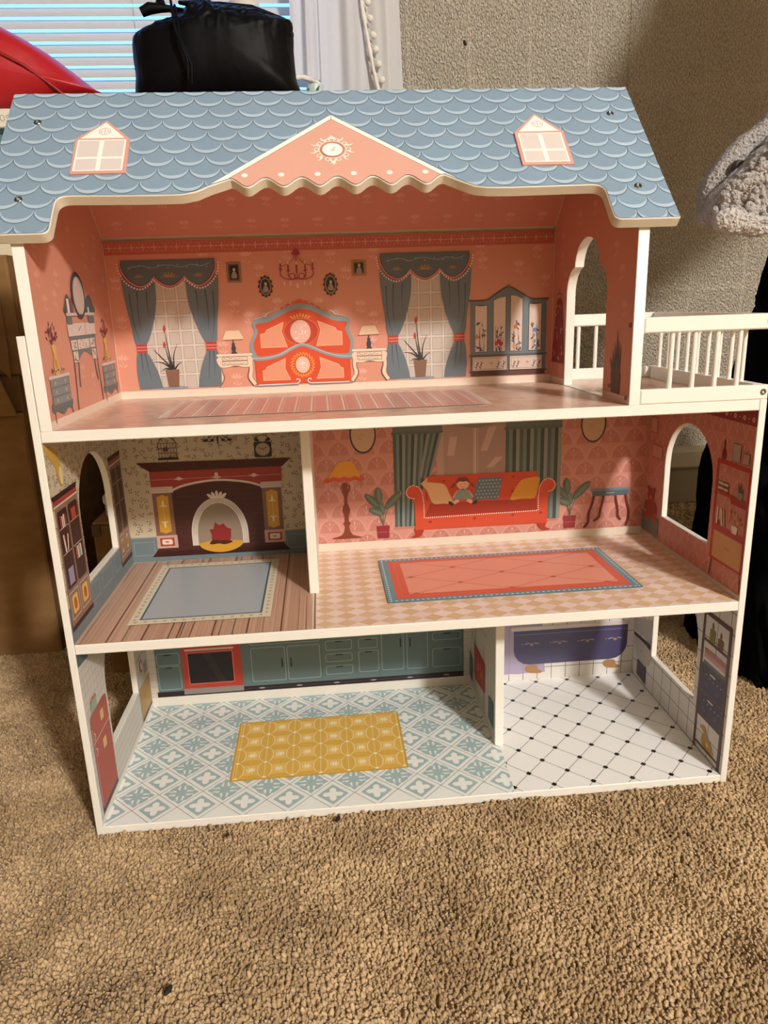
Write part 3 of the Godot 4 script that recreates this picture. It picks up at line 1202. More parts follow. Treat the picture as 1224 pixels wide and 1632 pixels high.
	for q in [[418, 47, "b8293b"], [421, 44, "b8293b"], [415.5, 44.5, "b8293b"], [437, 62, "d9702f"], [436, 41, "d9935a"], [459, 58, "6d7fae"], [393.5, 52, "c98a4a"]]:
		for k in 5:
			var t := TAU * k / 5.0
			w.ell(q[2], q[0] + cos(t) * 1.2, q[1] + sin(t) * 1.4, 1.0, 1.2, 0, 7)
	for g in [[388.4, 427.4], [430.8, 467.6]]:
		w.rect("56413c", g[0] - 0.6, 14.6, g[1] + 0.6, 30.6)
		w.rect("dcc4b6", g[0], 15.2, g[1], 30.0)
		w.frame_line("8a6d60", 0.4, g[0] + 1.5, 16.7, g[1] - 1.5, 28.5, 0.3)
		w.hold = true
		w.next()
		for s in [0.1, 0.22, 0.72, 0.88]:
			var x: float = lerpf(g[0], g[1], s)
			w.line("3b4743", 0.5, [x, 16.4, x + 1.6, 21, x + 1.0, 26])
			for k in 3:
				w.ell("3b4743", x + 1 + (k - 1) * 1.4, 19 + k * 2.2, 0.5, 1.5, 0.9 - k * 0.8, 7)
		w.ell("c98f76", lerpf(g[0], g[1], 0.55), 23, 1.6, 1.4, 0, 8)
		w.hold = false
	print_part(w, "printed_wardrobe", back, "grey blue wardrobe with flower panels")
	# left wall
	var lf := Frame.new(Vector3(XL, F2, 0), Vector3.FORWARD, Vector3.UP, Vector3.RIGHT)
	var gl: Node = b.gable_left
	var lw := Art.new(lf, 0.05)
	lw.ink("d7967f")
	lw.shape(loop_of([0.6, 0, 219, 0, 219, 165, 117.4, 260, 0.6, 145]))
	lw.hold = true
	lw.next()
	rng.seed = 77
	for q in [[18, 118], [28, 100], [52, 104], [62, 120], [20, 140], [150, 130], [165, 110], [150, 150], [100, 40], [128, 30], [180, 140], [205, 120], [190, 160], [110, 160], [60, 150], [205, 90]]:
		sprig(lw, "e2ab9c", q[0], q[1], 8.0)
	lw.lift()
	lw.rect("ead6c4", 0.6, 0, 219, 7.6)
	print_part(lw, "flower_paper", gl, "salmon flowered wallpaper")
	var slate := "6c777b"
	var dt := Art.new(lf, 0.5)
	for l in [[79, 58, 75, 30, 72, 8], [147, 58, 149, 30, 150.6, 8], [90, 52, 87, 38, 85, 27], [138, 52, 139.5, 38, 141.5, 29]]:
		dt.line("4a5054", 2.6, l, true)
	dt.poly(slate, [73, 72, 150, 72, 149, 52, 139, 50, 127, 54, 112, 58, 98, 54, 88, 48, 78, 50])
	for g in [[76, 60, 92, 68.5], [94, 60, 128, 68.5], [130, 60, 145, 68.5], [77, 49, 90, 58.5], [132, 49, 145, 58.5]]:
		dt.rect("e3d3c8", g[0], g[1], g[2], g[3])
		dt.hold = true
		dt.next()
		rng.seed = int(g[0] * 3)
		for k in 9:
			dt.ell("7d4b45", rng.randf_range(g[0] + 2, g[2] - 2), rng.randf_range(g[1] + 1, g[3] - 1), 0.6, 1.6, rng.randf() * 3, 6)
		dt.hold = false
	dt.rect("e0cfc6", 70.5, 72, 151.5, 83)
	dt.rect("6c777b", 72, 82, 86, 90)
	dt.rect("6c777b", 134, 82, 152, 90)
	dt.line("7d4b45", 0.9, [100, 76, 108, 80])
	dt.line("5d4a42", 0.7, [120, 73, 121, 86])
	dt.blob("565f63", [73, 91, 73, 101, 80, 108, 88, 103, 100, 96, 122, 98, 135, 106, 145, 108, 152, 102, 153, 91], 4)
	dt.rect("d5c6c0", 72, 89.5, 154, 92.0)
	dt.rect("efe0d4", 77, 92, 83, 104)
	dt.rect("a04b58", 88, 92, 92, 105)
	dt.rect("c78a92", 94, 92, 98, 100)
	dt.rect("e6dbd2", 135, 92, 139, 97)
	dt.ell("4a4a4e", 112.5, 107.2, 19.3, 20.6, 0, 28)
	dt.ell("cdbab0", 113.5, 106.8, 15.3, 16.8, 0, 28)
	dt.line("4a4a4e", 2.0, [113, 87.5, 113, 91.5])
	print_part(dt, "printed_dressing_table", gl, "grey dressing table with an oval mirror")
	for c0 in [[8.0, 0.0], [158.5, -1.0]]:
		var ch := Art.new(lf, 0.5)
		var x: float = c0[0]
		for l in [[5, 14, 4, 5], [47, 14, 48, 8]]:
			ch.line("4a5054", 1.6, [x + l[0], l[1], x + l[2], l[3]])
		ch.blob("5a656a", [x + 2, 21, x + 1, 13, x + 10, 14, x + 24, 10, x + 38, 14, x + 47, 12, x + 48, 21], 4)
		ch.poly(slate, [x + 2, 18, x + 48, 18, x + 49, 40, x + 3, 40])
		for v in [[33.5, 39.5], [26.2, 32.4], [19.2, 25.2]]:
			ch.rect("808b8e", x + 4, v[0], x + 47, v[1])
			ch.line("515a5e", 0.4, [x + 3, v[0] - 0.3, x + 48, v[0] - 0.3])
			ch.ell("c7a79a", x + 14, (v[0] + v[1]) / 2, 1.6, 1.6, 0, 8)
			ch.ell("c7a79a", x + 38, (v[0] + v[1]) / 2, 1.6, 1.6, 0, 8)
		ch.soft("d8ccc6", x + 0.5, 40, x + 51, 42.6, 1.0)
		print_part(ch, "printed_chest", gl, "small grey chest of drawers")
		var va := Art.new(lf, 0.75)
		va.blob("dcb35c", [x + 18, 43, x + 26, 43, x + 29, 50, x + 26.5, 58, x + 28, 66, x + 17, 66, x + 19.5, 58, x + 16, 50], 4)
		va.ell("c4983f", x + 22.3, 51, 3.6, 4.6, 0, 10)
		va.hold = true
		va.next()
		rng.seed = int(x) + 3
		for k in 30:
			var t := rng.randf_range(-1.25, 1.25)
			var r := rng.randf_range(3.0, 19.0)
			va.ell("6e2b32", x + 22 + sin(t) * r * 0.85, 67 + cos(t) * r * 0.95, 0.9, 2.2, -t + rng.randf_range(-0.5, 0.5), 6)
		for k in 14:
			va.ell(["7b2f34", "d7b7a8"][k % 2], x + 22 + rng.randf_range(-17, 17), 44.2 + rng.randf() * 4.0, 0.9, 1.9, rng.randf() * 3.0, 6)
		print_part(va, "printed_vase", gl, "yellow vase of dark red blossoms")
	# right wall around its doorway
	var rf := Frame.new(Vector3(XR, F2, 0), Vector3.FORWARD, Vector3.UP, Vector3.LEFT)
	var gr: Node = b.gable_right
	var rw := Art.new(rf, 0.05)
	var wall := loop_of([0.6, 0, 219, 0, 219, 165, 117.4, 260, 0.6, 145])
	var free := []
	for half in [[-10, 117.4], [117.4, 300]]:
		for piece in Geometry2D.intersect_polygons(wall, loop_of([half[0], -5, half[1], -5, half[1], 300, half[0], 300])):
			free.append_array(Geometry2D.clip_polygons(piece, inset(arch_hole(), -0.55)))
	rw.clips = free
	rw.rect("cf8d78", 0, 0, 230, 270)
	rw.hold = true
	rw.next()
	rng.seed = 78
	for q in [[30, 110], [20, 80], [45, 130], [190, 130], [180, 110], [30, 40], [190, 150], [100, 170], [60, 160], [140, 165]]:
		sprig(rw, "dba093", q[0], q[1], 8.0)
	rw.lift()
	rw.rect("ddc8bb", 0, 0, 230, 6.6)
	print_part(rw, "flower_paper", gr, "salmon flowered wallpaper around an arch")
	var dr := Art.new(rf, 0.5)
	dr.line("33302e", 1.0, [187, 94, 196, 96.2, 203, 94])
	dr.line("33302e", 0.9, [196, 95.5, 196, 101])
	dr.line("6b463c", 0.7, [196, 24, 196, 8])
	dr.poly("8e2b30", [185.5, 88, 191, 91, 200, 91, 204.5, 88, 218, 22.5, 176, 22.5])
	dr.hold = true
	dr.next()
	rng.seed = 8
	for k in 22:
		var v := 26 + rng.randf() * 60.0
		var w2 := lerpf(19, 8, (v - 22) / 66.0)
		dr.ell("e2c9bd", 196 + rng.randf_range(-w2, w2), v, 1.0, 1.7, 0, 7)
	print_part(dr, "printed_dress", gr, "red dress with white dots on a hanger")
	var ca := Art.new(rf, 0.5)
	ca.ell("8d5a4c", 44, 12.5, 5, 2.0)
	for l in [[30, 25, 31.5, 62], [36, 25, 41, 45], [26, 25, 22, 50], [39, 25, 46, 38], [28, 25, 27, 54], [33, 25, 36, 52]]:
		ca.blade("4f4f42", 5.0, [l[0], l[1], (l[0] + l[2]) / 2.0, (l[1] + l[3]) / 2.0, l[2], l[3]])
	ca.poly("5a382d", [43, 25.2, 21.2, 25.2, 22, 7.4, 40, 7.4])
	print_part(ca, "printed_cactus", gr, "tall dark cactus in a brown pot")
	# floor and rug
	var ff := Frame.new(Vector3(XL - WALL, F2, 0), Vector3.RIGHT, Vector3.FORWARD, Vector3.UP)
	var fl := Art.new(ff, 0.03)
	fl.rect("deb8a2", 0.2, 0.8, 605.5, 217.5)
	fl.clips = [loop_of([0.4, 0.9, 605.3, 0.9, 605.3, 217.3, 0.4, 217.3])]
	fl.hold = true
	fl.next()
	rng.seed = 15
	for i in 46:
		for j in 17:
			var u := 4 + i * 13.2
			var v := 6 + j * 12.9
			fl.ink(["e0bba5", "d8b099", "ddb69f", "e3c0ab"][rng.randi() % 4])
			var s := 1.0 if i % 2 == 0 else -1.0
			fl.shape(PackedVector2Array([Vector2(u - 6.3, v - s * 3.4 - 5.6), Vector2(u + 6.3, v + s * 3.4 - 5.6), Vector2(u + 6.3, v + s * 3.4 + 5.6), Vector2(u - 6.3, v - s * 3.4 + 5.6)]))
	fl.lift()
	for i in 46:
		for j in 17:
			if rng.randf() < 0.6:
				var u := 4 + i * 13.2
				var v := 6 + j * 12.9 - 6.0
				var s := 1.0 if i % 2 == 0 else -1.0
				fl.line("b38b74", 0.4, [u - 6.3, v - s * 3.4, u - 1, v - s * 0.3, u + 6.3, v + s * 3.4])
	print_part(fl, "wood_floor_print", b.floor_top, "pinkish brown printed herringbone floor", 0.27)
	var rg := Art.new(Frame.new(Vector3(XL, F2, 0), Vector3.RIGHT, Vector3.FORWARD, Vector3.UP), 0.6)
	rg.rect("e6a999", 80, 47, 365.5, 168)
	rg.hold = true
	rg.next()
	rng.seed = 9
	for k in 46:
		var v := 48.5 + k * 2.6
		rg.line(["df9f8e", "ebb3a4"][k % 2], 1.2, [80.5, v, 365, v])
	rg.lift()
	for k in 19:
		var u := 88.0 + 15.0 * k
		rg.line("fbeee4", 1.3, [u, 47.5, u, 167.5])
		rg.dots("fbeee4", 0.9, [u + 3.2, 48, u + 3.2, 167], 3.2, false, 5)
	rg.line("fff6ec", 1.6, [80, 47.2, 365.5, 47.2])
	rg.line("fff6ec", 1.6, [80, 167.6, 365.5, 167.6])
	for k in 38:
		var v := 47.5 + 3.2 * k
		rg.line("fff6ec", 1.6, [80.5, v, 73.5, v])
		rg.line("fff6ec", 1.6, [365, v, 372, v])
	print_part(rg, "rug", b.floor_top, "pink striped rug with white fringes", 0.32)


# ---------------------------------------------------------------- printed artwork of the middle floor
func free_of(wall: PackedVector2Array, hole: PackedVector2Array) -> Array:
	var free := []
	for half in [[-10, 116.7], [116.7, 300]]:
		for piece in Geometry2D.intersect_polygons(wall, loop_of([half[0], -5, half[1], -5, half[1], 400, half[0], 400])):
			free.append_array(Geometry2D.clip_polygons(piece, inset(hole, -0.55)))
	return free


func tiny_flowers(a: Art, hex: String, u0: float, v0: float, u1: float, v1: float, pitch: float, seed_n: int, s := 1.0) -> void:
	rng.seed = seed_n
	var rows := int((v1 - v0) / pitch)
	var cols := int((u1 - u0) / pitch)
	for j in rows:
		for i in cols:
			var u := u0 + (i + 0.5 + rng.randf_range(-0.32, 0.32)) * pitch
			var v := v0 + (j + 0.5 + rng.randf_range(-0.32, 0.32)) * pitch
			var t := rng.randf() * TAU
			for k in 4:
				var q := Vector2.from_angle(t + k * 1.3) * (1.1 + rng.randf() * 1.5) * s
				a.ell(hex, u + q.x, v + q.y, 1.15 * s, 0.6 * s, q.angle(), 6)
			a.line(hex, 0.3 * s, [u, v, u + cos(t) * 4.2 * s, v + sin(t) * 4.2 * s])


func fan_paper(a: Art, u0: float, v0: float, u1: float, v1: float) -> void:
	# overlapping domes with pale stems between them
	var row := 0
	var v := v0
	while v < v1:
		var u := u0 + (0.0 if row % 2 == 0 else 14.5)
		while u < u1 + 15.0:
			a.ink("bd7d70")
			var dome := PackedVector2Array()
			for k in 11:
				var t := PI * k / 10.0
				dome.append(Vector2(u + cos(t) * 11.5, v + sin(t) * 14.5))
			a.shape(dome)
			a.z += 0.06
			a.line("d9a599", 0.5, [u, v + 1, u, v + 9])
			for s in [-1.0, 1.0]:
				a.line("d9a599", 0.5, [u, v + 3, u + s * 3.5, v + 9, u + s * 6.5, v + 10.5])
				a.line("d9a599", 0.6, [u + s * 14.3, v, u + s * 11.5, v + 8, u + s * 7.5, v + 13.5, u + s * 1.5, v + 17])
			a.ell("d9a599", u, v + 11, 1.0, 2.2, 0, 7)
			a.z -= 0.06
			u += 29.0
		v += 18.4
		row += 1
	a.z += 0.12


func leafy_plant(f: Frame, u: float, v: float, back: Node) -> void:
	var a := Art.new(f, 0.75)
	for l in [[0, 30, -6, 46], [0, 30, 8, 44], [0, 30, -12, 52], [0, 30, 1, 50]]:
		a.line("5d6a52", 0.8, [u + l[0] * 0.3, v + 15, u + l[2] * 0.5, v + (15 + l[3]) * 0.5, u + l[2], v + l[3] * 0.9], true)
	for l in [[-12, 46, 4.3, 12, 0.75], [-4.5, 52, 4.6, 10, 0.12], [13, 46, 4.8, 15, -0.8], [-8, 33, 4.2, 9, 1.15], [-1, 37, 3.5, 8, 0.35]]:
		a.ell("5b685c", u + l[0], v + l[1], l[2], l[3], l[4], 14)
		a.ell("728070", u + l[0] + 0.8, v + l[1], l[2] * 0.45, l[3] * 0.85, l[4], 12)
	a.poly("8e2d33", [u - 7.6, v + 15.5, u + 7.8, v + 15.5, u + 6.7, v, u - 6.7, v])
	a.line("b5656a", 0.6, [u - 7.0, v + 7.6, u + 7.1, v + 7.6])
	print_part(a, "printed_leafy_plant", back, "broad leaved plant in a red pot")


func print_parlour(b: Dictionary) -> void:
	var back: Node = b.back_mid
	var f := Frame.new(Vector3(SIDE, F1, -BACK), Vector3.RIGHT, Vector3.UP, Vector3.BACK)
	var p := Art.new(f, 0.05)
	p.rect("cdbfa6", 0.3, 0, 205.0, 179.2)
	p.hold = true
	p.next()
	tiny_flowers(p, "6b5a40", 1, 31, 204, 178, 9.6, 21)
	p.lift()
	p.rect("708087", 0.3, 0, 205.0, 29.6)
	p.lift()
	p.line("8f9da3", 1.0, [0.3, 29.4, 205, 29.4])
	for g in [[3, 26], [178, 200]]:
		p.frame_line("8f9da3", 0.7, g[0], 8, g[1], 24, 0.5)
	print_part(p, "sprigged_paper", back, "cream sprigged wallpaper over grey blue panelling")
	# fireplace
	var a := Art.new(f, 0.5)
	var brown := "4a2620"
	a.poly("3a1c18", [22.5, 5.5, 182, 5.5, 172, 17, 32, 17])
	a.rect(brown, 30, 12, 175, 106)
	a.hold = true
	a.next()
	for j in 12:
		a.line("5a342c", 0.3, [52, 16 + 6 * j, 153, 16 + 6 * j])
	a.hold = false
	for g in [[30, 52], [153.5, 175.5]]:
		a.rect("8a6252", g[0], 31, g[1], 82)
		a.soft("d3a03a", g[0] + 4.5, 35, g[1] - 4.5, 77.5, 1.6)
		a.ell("d3a03a", (g[0] + g[1]) / 2, 77, 3.4, 2.0)
		a.ell("d3a03a", (g[0] + g[1]) / 2, 35.5, 3.4, 2.0)
		for v in [45.0, 68.0]:
			var up := 1.0 if v > 50.0 else -1.0
			var u: float = (g[0] + g[1]) / 2
			a.blob("f0dcb8", [u - 1.6, v - up * 2, u + 1.6, v - up * 2, u, v + up * 5.5], 3)
			a.line("f0dcb8", 1.0, [u - 4, v - up * 2.2, u + 4, v - up * 2.2])
		a.line("e6c487", 0.6, [(g[0] + g[1]) / 2, 47, (g[0] + g[1]) / 2, 66])
		a.rect("c9a596", g[0] - 0.6, 15.7, g[1] + 1.2, 31)
		a.rect("a83c33", g[0] + 3.2, 18.2, g[1] - 2.6, 28.0)
		a.soft("e8d6c6", g[0] + 5.4, 20.0, g[1] - 4.8, 26.4, 1.6)
		a.ell("8a5a4a", (g[0] + g[1]) / 2, 23.2, 2.4, 0.8, 0, 8)
	a.poly("a83c36", [30, 106.4, 30, 84, 53, 84, 65, 88.5, 84, 92, 103, 93.4, 122, 92, 141, 88.5, 153.5, 84, 176.6, 84, 177.5, 106])
	a.dots("e0c4b6", 0.45, [31, 97, 177, 96.5], 1.7, false, 5)
	for u in [62.0, 104.0, 146.0]:
		a.ell("e0c4b6", u, 96.8, 6.0, 0.9, 0, 8)
		a.ell("e0c4b6", u, 97.2, 2.8, 2.2, 0, 8)
	a.ell("e0c4b6", 104, 100, 2.2, 2.6, 0, 8)
	a.line("e3d3c8", 2.6, [53, 84, 65, 88.5, 84, 92, 103, 93.4, 122, 92, 141, 88.5, 153.5, 84], true)
	a.line("b59d90", 0.5, [53, 83, 65, 87.6, 84, 91, 103, 92.4, 122, 91, 141, 87.6, 153.5, 83], true)
	for g in [[28.6, 54], [152.6, 177]]:
		a.rect("d9c6ba", g[0], 81.5, g[1], 88.6)
		a.dots("9c8478", 0.5, [g[0] + 1.4, 84.2, g[1] - 1.2, 84.2], 2.0, false, 5)
		a.line("b39d92", 0.5, [g[0], 86.6, g[1], 86.6])
	a.poly("4b211f", [16.4, 117, 189, 115.2, 178.5, 106, 30.6, 106.4])
	# hearth
	a.dome("d4c6bb", 102.2, 32.4, 17, 30, 73.5)
	a.ink("a08e82")
	a.next()
	a.stroke(a.dome_path(102.2, 30.0, 17, 30, 71.2).slice(1), 0.5)
	a.next()
	a.stroke(a.dome_path(102.2, 27.6, 17, 30, 69.0).slice(1), 0.5)
	a.dome("93806f", 102.2, 25.4, 17, 30, 66.6)
	a.bowed("d09c35", [76.8, 19.5, 80, 13.5, 90, 9, 102, 7.4, 114, 9, 124, 13.5, 127.6, 19.5, 115, 21.4, 102, 22, 90, 21.4, 76.8, 19.5], 4)
	a.poly("8c2a22", [92, 20, 92, 30, 90, 35, 95, 36, 97, 44, 102, 40, 107, 42, 110, 37, 115, 35, 114, 24, 111, 19])
	a.blob("4e1d1b", [89.5, 19.5, 91, 17.2, 100, 18, 106, 16.6, 114.5, 18.6, 114, 21, 104, 21.6, 94, 22.6], 3)
	for k in 5:
		a.ell("e3d3c8", 102.3 + (k - 2) * 4.0, 77.6 - absf(k - 2) * 1.1, 1.7, 3.7, (2 - k) * 0.45, 9)
	a.ell("e3d3c8", 102.3, 73.6, 9.5, 1.4, 0, 12)
	print_part(a, "printed_fireplace", back, "dark brown fireplace with red frieze and gold pillars")
	var c := Art.new(f, 0.75)
	for k in 7:
		c.line("2f2a28", 0.5, [43 + 3.3 * k, 121, 43 + 3.3 * k, 138])
	for v in [121.5, 127.0, 132.5, 138.0]:
		c.line("2f2a28", 0.6, [42.2, v, 63.6, v])
	c.line("2f2a28", 0.8, [43, 138, 47, 143, 53, 145, 59, 143, 63, 138], true)
	c.rect("2f2a28", 41.4, 119.2, 64.2, 121.4)
	c.ell("6e4a44", 51, 131, 3.6, 2.2, 0.3, 9)
	print_part(c, "printed_birdcage", back, "small dark bird cage")
	var k2 := Art.new(f, 0.75)
	k2.soft("2f2a28", 148.6, 117.2, 168, 135, 2.0)
	k2.ell("b7a68e", 158.3, 126.2, 8.0, 7.4)
	k2.line("2f2a28", 0.7, [158.3, 126.2, 153.5, 128.4])
	k2.line("2f2a28", 0.7, [158.3, 126.2, 162.5, 128.8])
	for s in [-1.0, 1.0]:
		k2.blob("2f2a28", [158.3 + s * 3, 135.6, 158.3 + s * 9, 136.4, 158.3 + s * 7, 140], 3)
	k2.line("2f2a28", 0.7, [151, 139, 155, 142, 161.5, 142, 165.5, 139], true)
	print_part(k2, "printed_alarm_clock", back, "dark alarm clock on the mantel")
	var h := Art.new(f, 0.75)
	for s in [-1.0, 1.0]:
		for k in 2:
			h.line("2f2a28", 0.8, [109, 148, 109 + s * (5 + 7 * k), 140, 109 + s * (9 + 6 * k), 137 + k, 109 + s * (12 + 4 * k), 141], true)
			h.ell("2f2a28", 109 + s * (6 + 7 * k), 139, 2.2, 1.6, 0, 8)
	h.rect("2f2a28", 108.3, 134, 109.7, 160)
	print_part(h, "printed_chandelier", back, "dark iron chandelier")
	# left wall
	var lf := Frame.new(Vector3(SIDE, F1, 0), Vector3.FORWARD, Vector3.UP, Vector3.RIGHT)
	var lw: Node = b.side_left
	var hole := window_hole(65.8, 167.6, 36, 98.5)
	var q := Art.new(lf, 0.05)
	q.clips = free_of(loop_of([0.6, 0, 217.5, 0, 217.5, 179, 0.6, 179]), hole)
	q.rect("cdbfa6", 0, 0, 220, 180)
	q.hold = true
	q.next()
	tiny_flowers(q, "5d4c36", 1, 34, 217, 178, 8.6, 22)
	q.lift()
	q.rect("708087", 0, 0, 220, 33.5)
	q.lift()
	q.line("8f9da3", 0.9, [0, 33.2, 66, 33.2])
	for g in [[66, 90], [100, 136], [146, 168]]:
		q.frame_line("93a6ab", 0.8, g[0], 14, g[1], 30.5, 0.5)
	print_part(q, "sprigged_paper", lw, "cream sprigged wallpaper over grey blue panelling")
	for g in [[2.5, 64.0], [170.5, 216.0]]:
		var bc := Art.new(lf, 0.4)
		var x0: float = g[0]
		var x1: float = g[1]
		var xm = (x0 + x1) * 0.5
		bc.poly("3d1d1a", [x0 + 1, 10.5, x1, 10.5, x1, 18, x0 + 1, 18])
		bc.rect("8d6f60", x0 + 2, 15, x1 - 1, 124)
		bc.rect("a2413a", x0, 124, x1 - 1, 129)
		bc.rect("dcc9b8", x0 + 1, 122.6, x1 - 1, 124.2)
		bc.poly("3d1d1a", [x0 - 1.5, 133, x1 + 1, 133, x1 - 1, 128.4, x0 + 0.5, 128.4])
		for s in [[x0 + 5, xm - 2], [xm + 1.5, x1 - 5]]:
			var y0 := 48.0
			bc.soft("40201c", s[0], y0, s[1], 118.5, 3.0)
			bc.line("c9b3a0", 0.7, [s[0] + 0.5, 80, s[1] - 0.5, 80])
			bc.line("c9b3a0", 0.7, [s[0] + 0.5, 102.6, s[1] - 0.5, 102.6])
			bc.rect("d8bea4", s[0], 20, s[1], 45)
			bc.rect("8d6f60", s[0] + 0.9, 20.9, s[1] - 0.9, 44.1)
			bc.soft("e0b766", s[0] + 4.5, 24, s[1] - 4.5, 41, 3.0)
			bc.ell("c2571f", (s[0] + s[1]) / 2, 32.5, (s[1] - s[0]) * 0.17, 5.6, 0, 10)
		var cols := ["b0483d", "e6dccf", "e6dccf", "a14a41"]
		if x0 < 100.0:
			for k in 4:
				bc.rect(cols[k], x0 + 10 + 3.7 * k, 103, x0 + 12.6 + 3.7 * k, 114 - (k % 2))
				bc.rect(["c9744b", "e6dccf", "a7b3b0", "e6dccf"][k], x0 + 37 + 3.7 * k, 66.5, x0 + 39.8 + 3.7 * k, 79 - (k % 2))
				bc.rect("b1a3c4", x0 + 11 + 3.2 * k, 51, x0 + 13.6 + 3.2 * k, 66)
			bc.rect("b0483d", x0 + 38, 103, x0 + 50, 113.6)
			bc.poly("e6c9b8", [x0 + 12, 81, x0 + 15.5, 81, x0 + 13.5, 97, x0 + 10.2, 97])
			bc.poly("dcb9a8", [x0 + 17, 81, x0 + 20, 82, x0 + 24, 95, x0 + 21, 96])
		print_part(bc, "printed_bookcase", lw, "brown bookcase with gilt lower doors")
	var sc := Art.new(lf, 0.5)
	sc.blob("c9a24a", [3, 176, 20, 172, 31, 160, 36, 144, 31, 136, 24, 142, 20, 156, 8, 166], 4)
	sc.ell("ead79a", 31, 146, 4, 8)
	print_part(sc, "printed_wall_lamp", lw, "yellow wall lamp")
	# floor
	var ff := Frame.new(Vector3(SIDE, F1, 0), Vector3.RIGHT, Vector3.FORWARD, Vector3.UP)
	var fl := Art.new(ff, 0.03)
	rng.seed = 31
	var x := 0.3
	var tones := ["c8a28a", "d0ab93", "c59d85", "cea58c"]
	for k in 8:
		var e := minf(208.4, -3.5 + 30.6 * (k + 1))
		fl.hold = false
		fl.rect(tones[k % 4], x, 0.8, e, 217)
		fl.hold = true
		fl.next()
		for j in 26:
			var u := rng.randf_range(x + 0.8, maxf(x + 1.0, e - 0.8))
			fl.line(["d4af98", "bd947c", "c49d85"][j % 3], 0.3 + rng.randf() * 1.1, [u, 1, u + rng.randf_range(-0.4, 0.4), 90, u, 217])
		x = e
		if x >= 208.0:
			break
	fl.lift()
	for k in 7:
		fl.line("7b523d", 1.5, [27.1 + 30.6 * k, 0.8, 27.1 + 30.6 * k, 217])
	print_part(fl, "wood_floor_print", b.floor_mid, "brown printed plank floor", 0.3)
	var rg := Art.new(ff, 1.3)
	rg.rect("e7dcc4", 37.2, 33.6, 169.0, 199)
	rg.rect("4f6f7a", 46.4, 44.0, 160.6, 188.4)
	rg.rect("b3bbc3", 48.4, 46.2, 158.6, 186.2)
	rg.hold = true
	rg.next()
	for k in 14:
		sprig(rg, "8c8266", 44 + 8.9 * k, 38.5, 2.4)
		sprig(rg, "8c8266", 44 + 8.9 * k, 193.5, 2.4)
	for k in 17:
		sprig(rg, "8c8266", 41.8, 44 + 8.9 * k, 2.4)
		sprig(rg, "8c8266", 164.8, 44 + 8.9 * k, 2.4)
	print_part(rg, "rug", b.floor_mid, "grey blue rug with a cream border", 0.35)


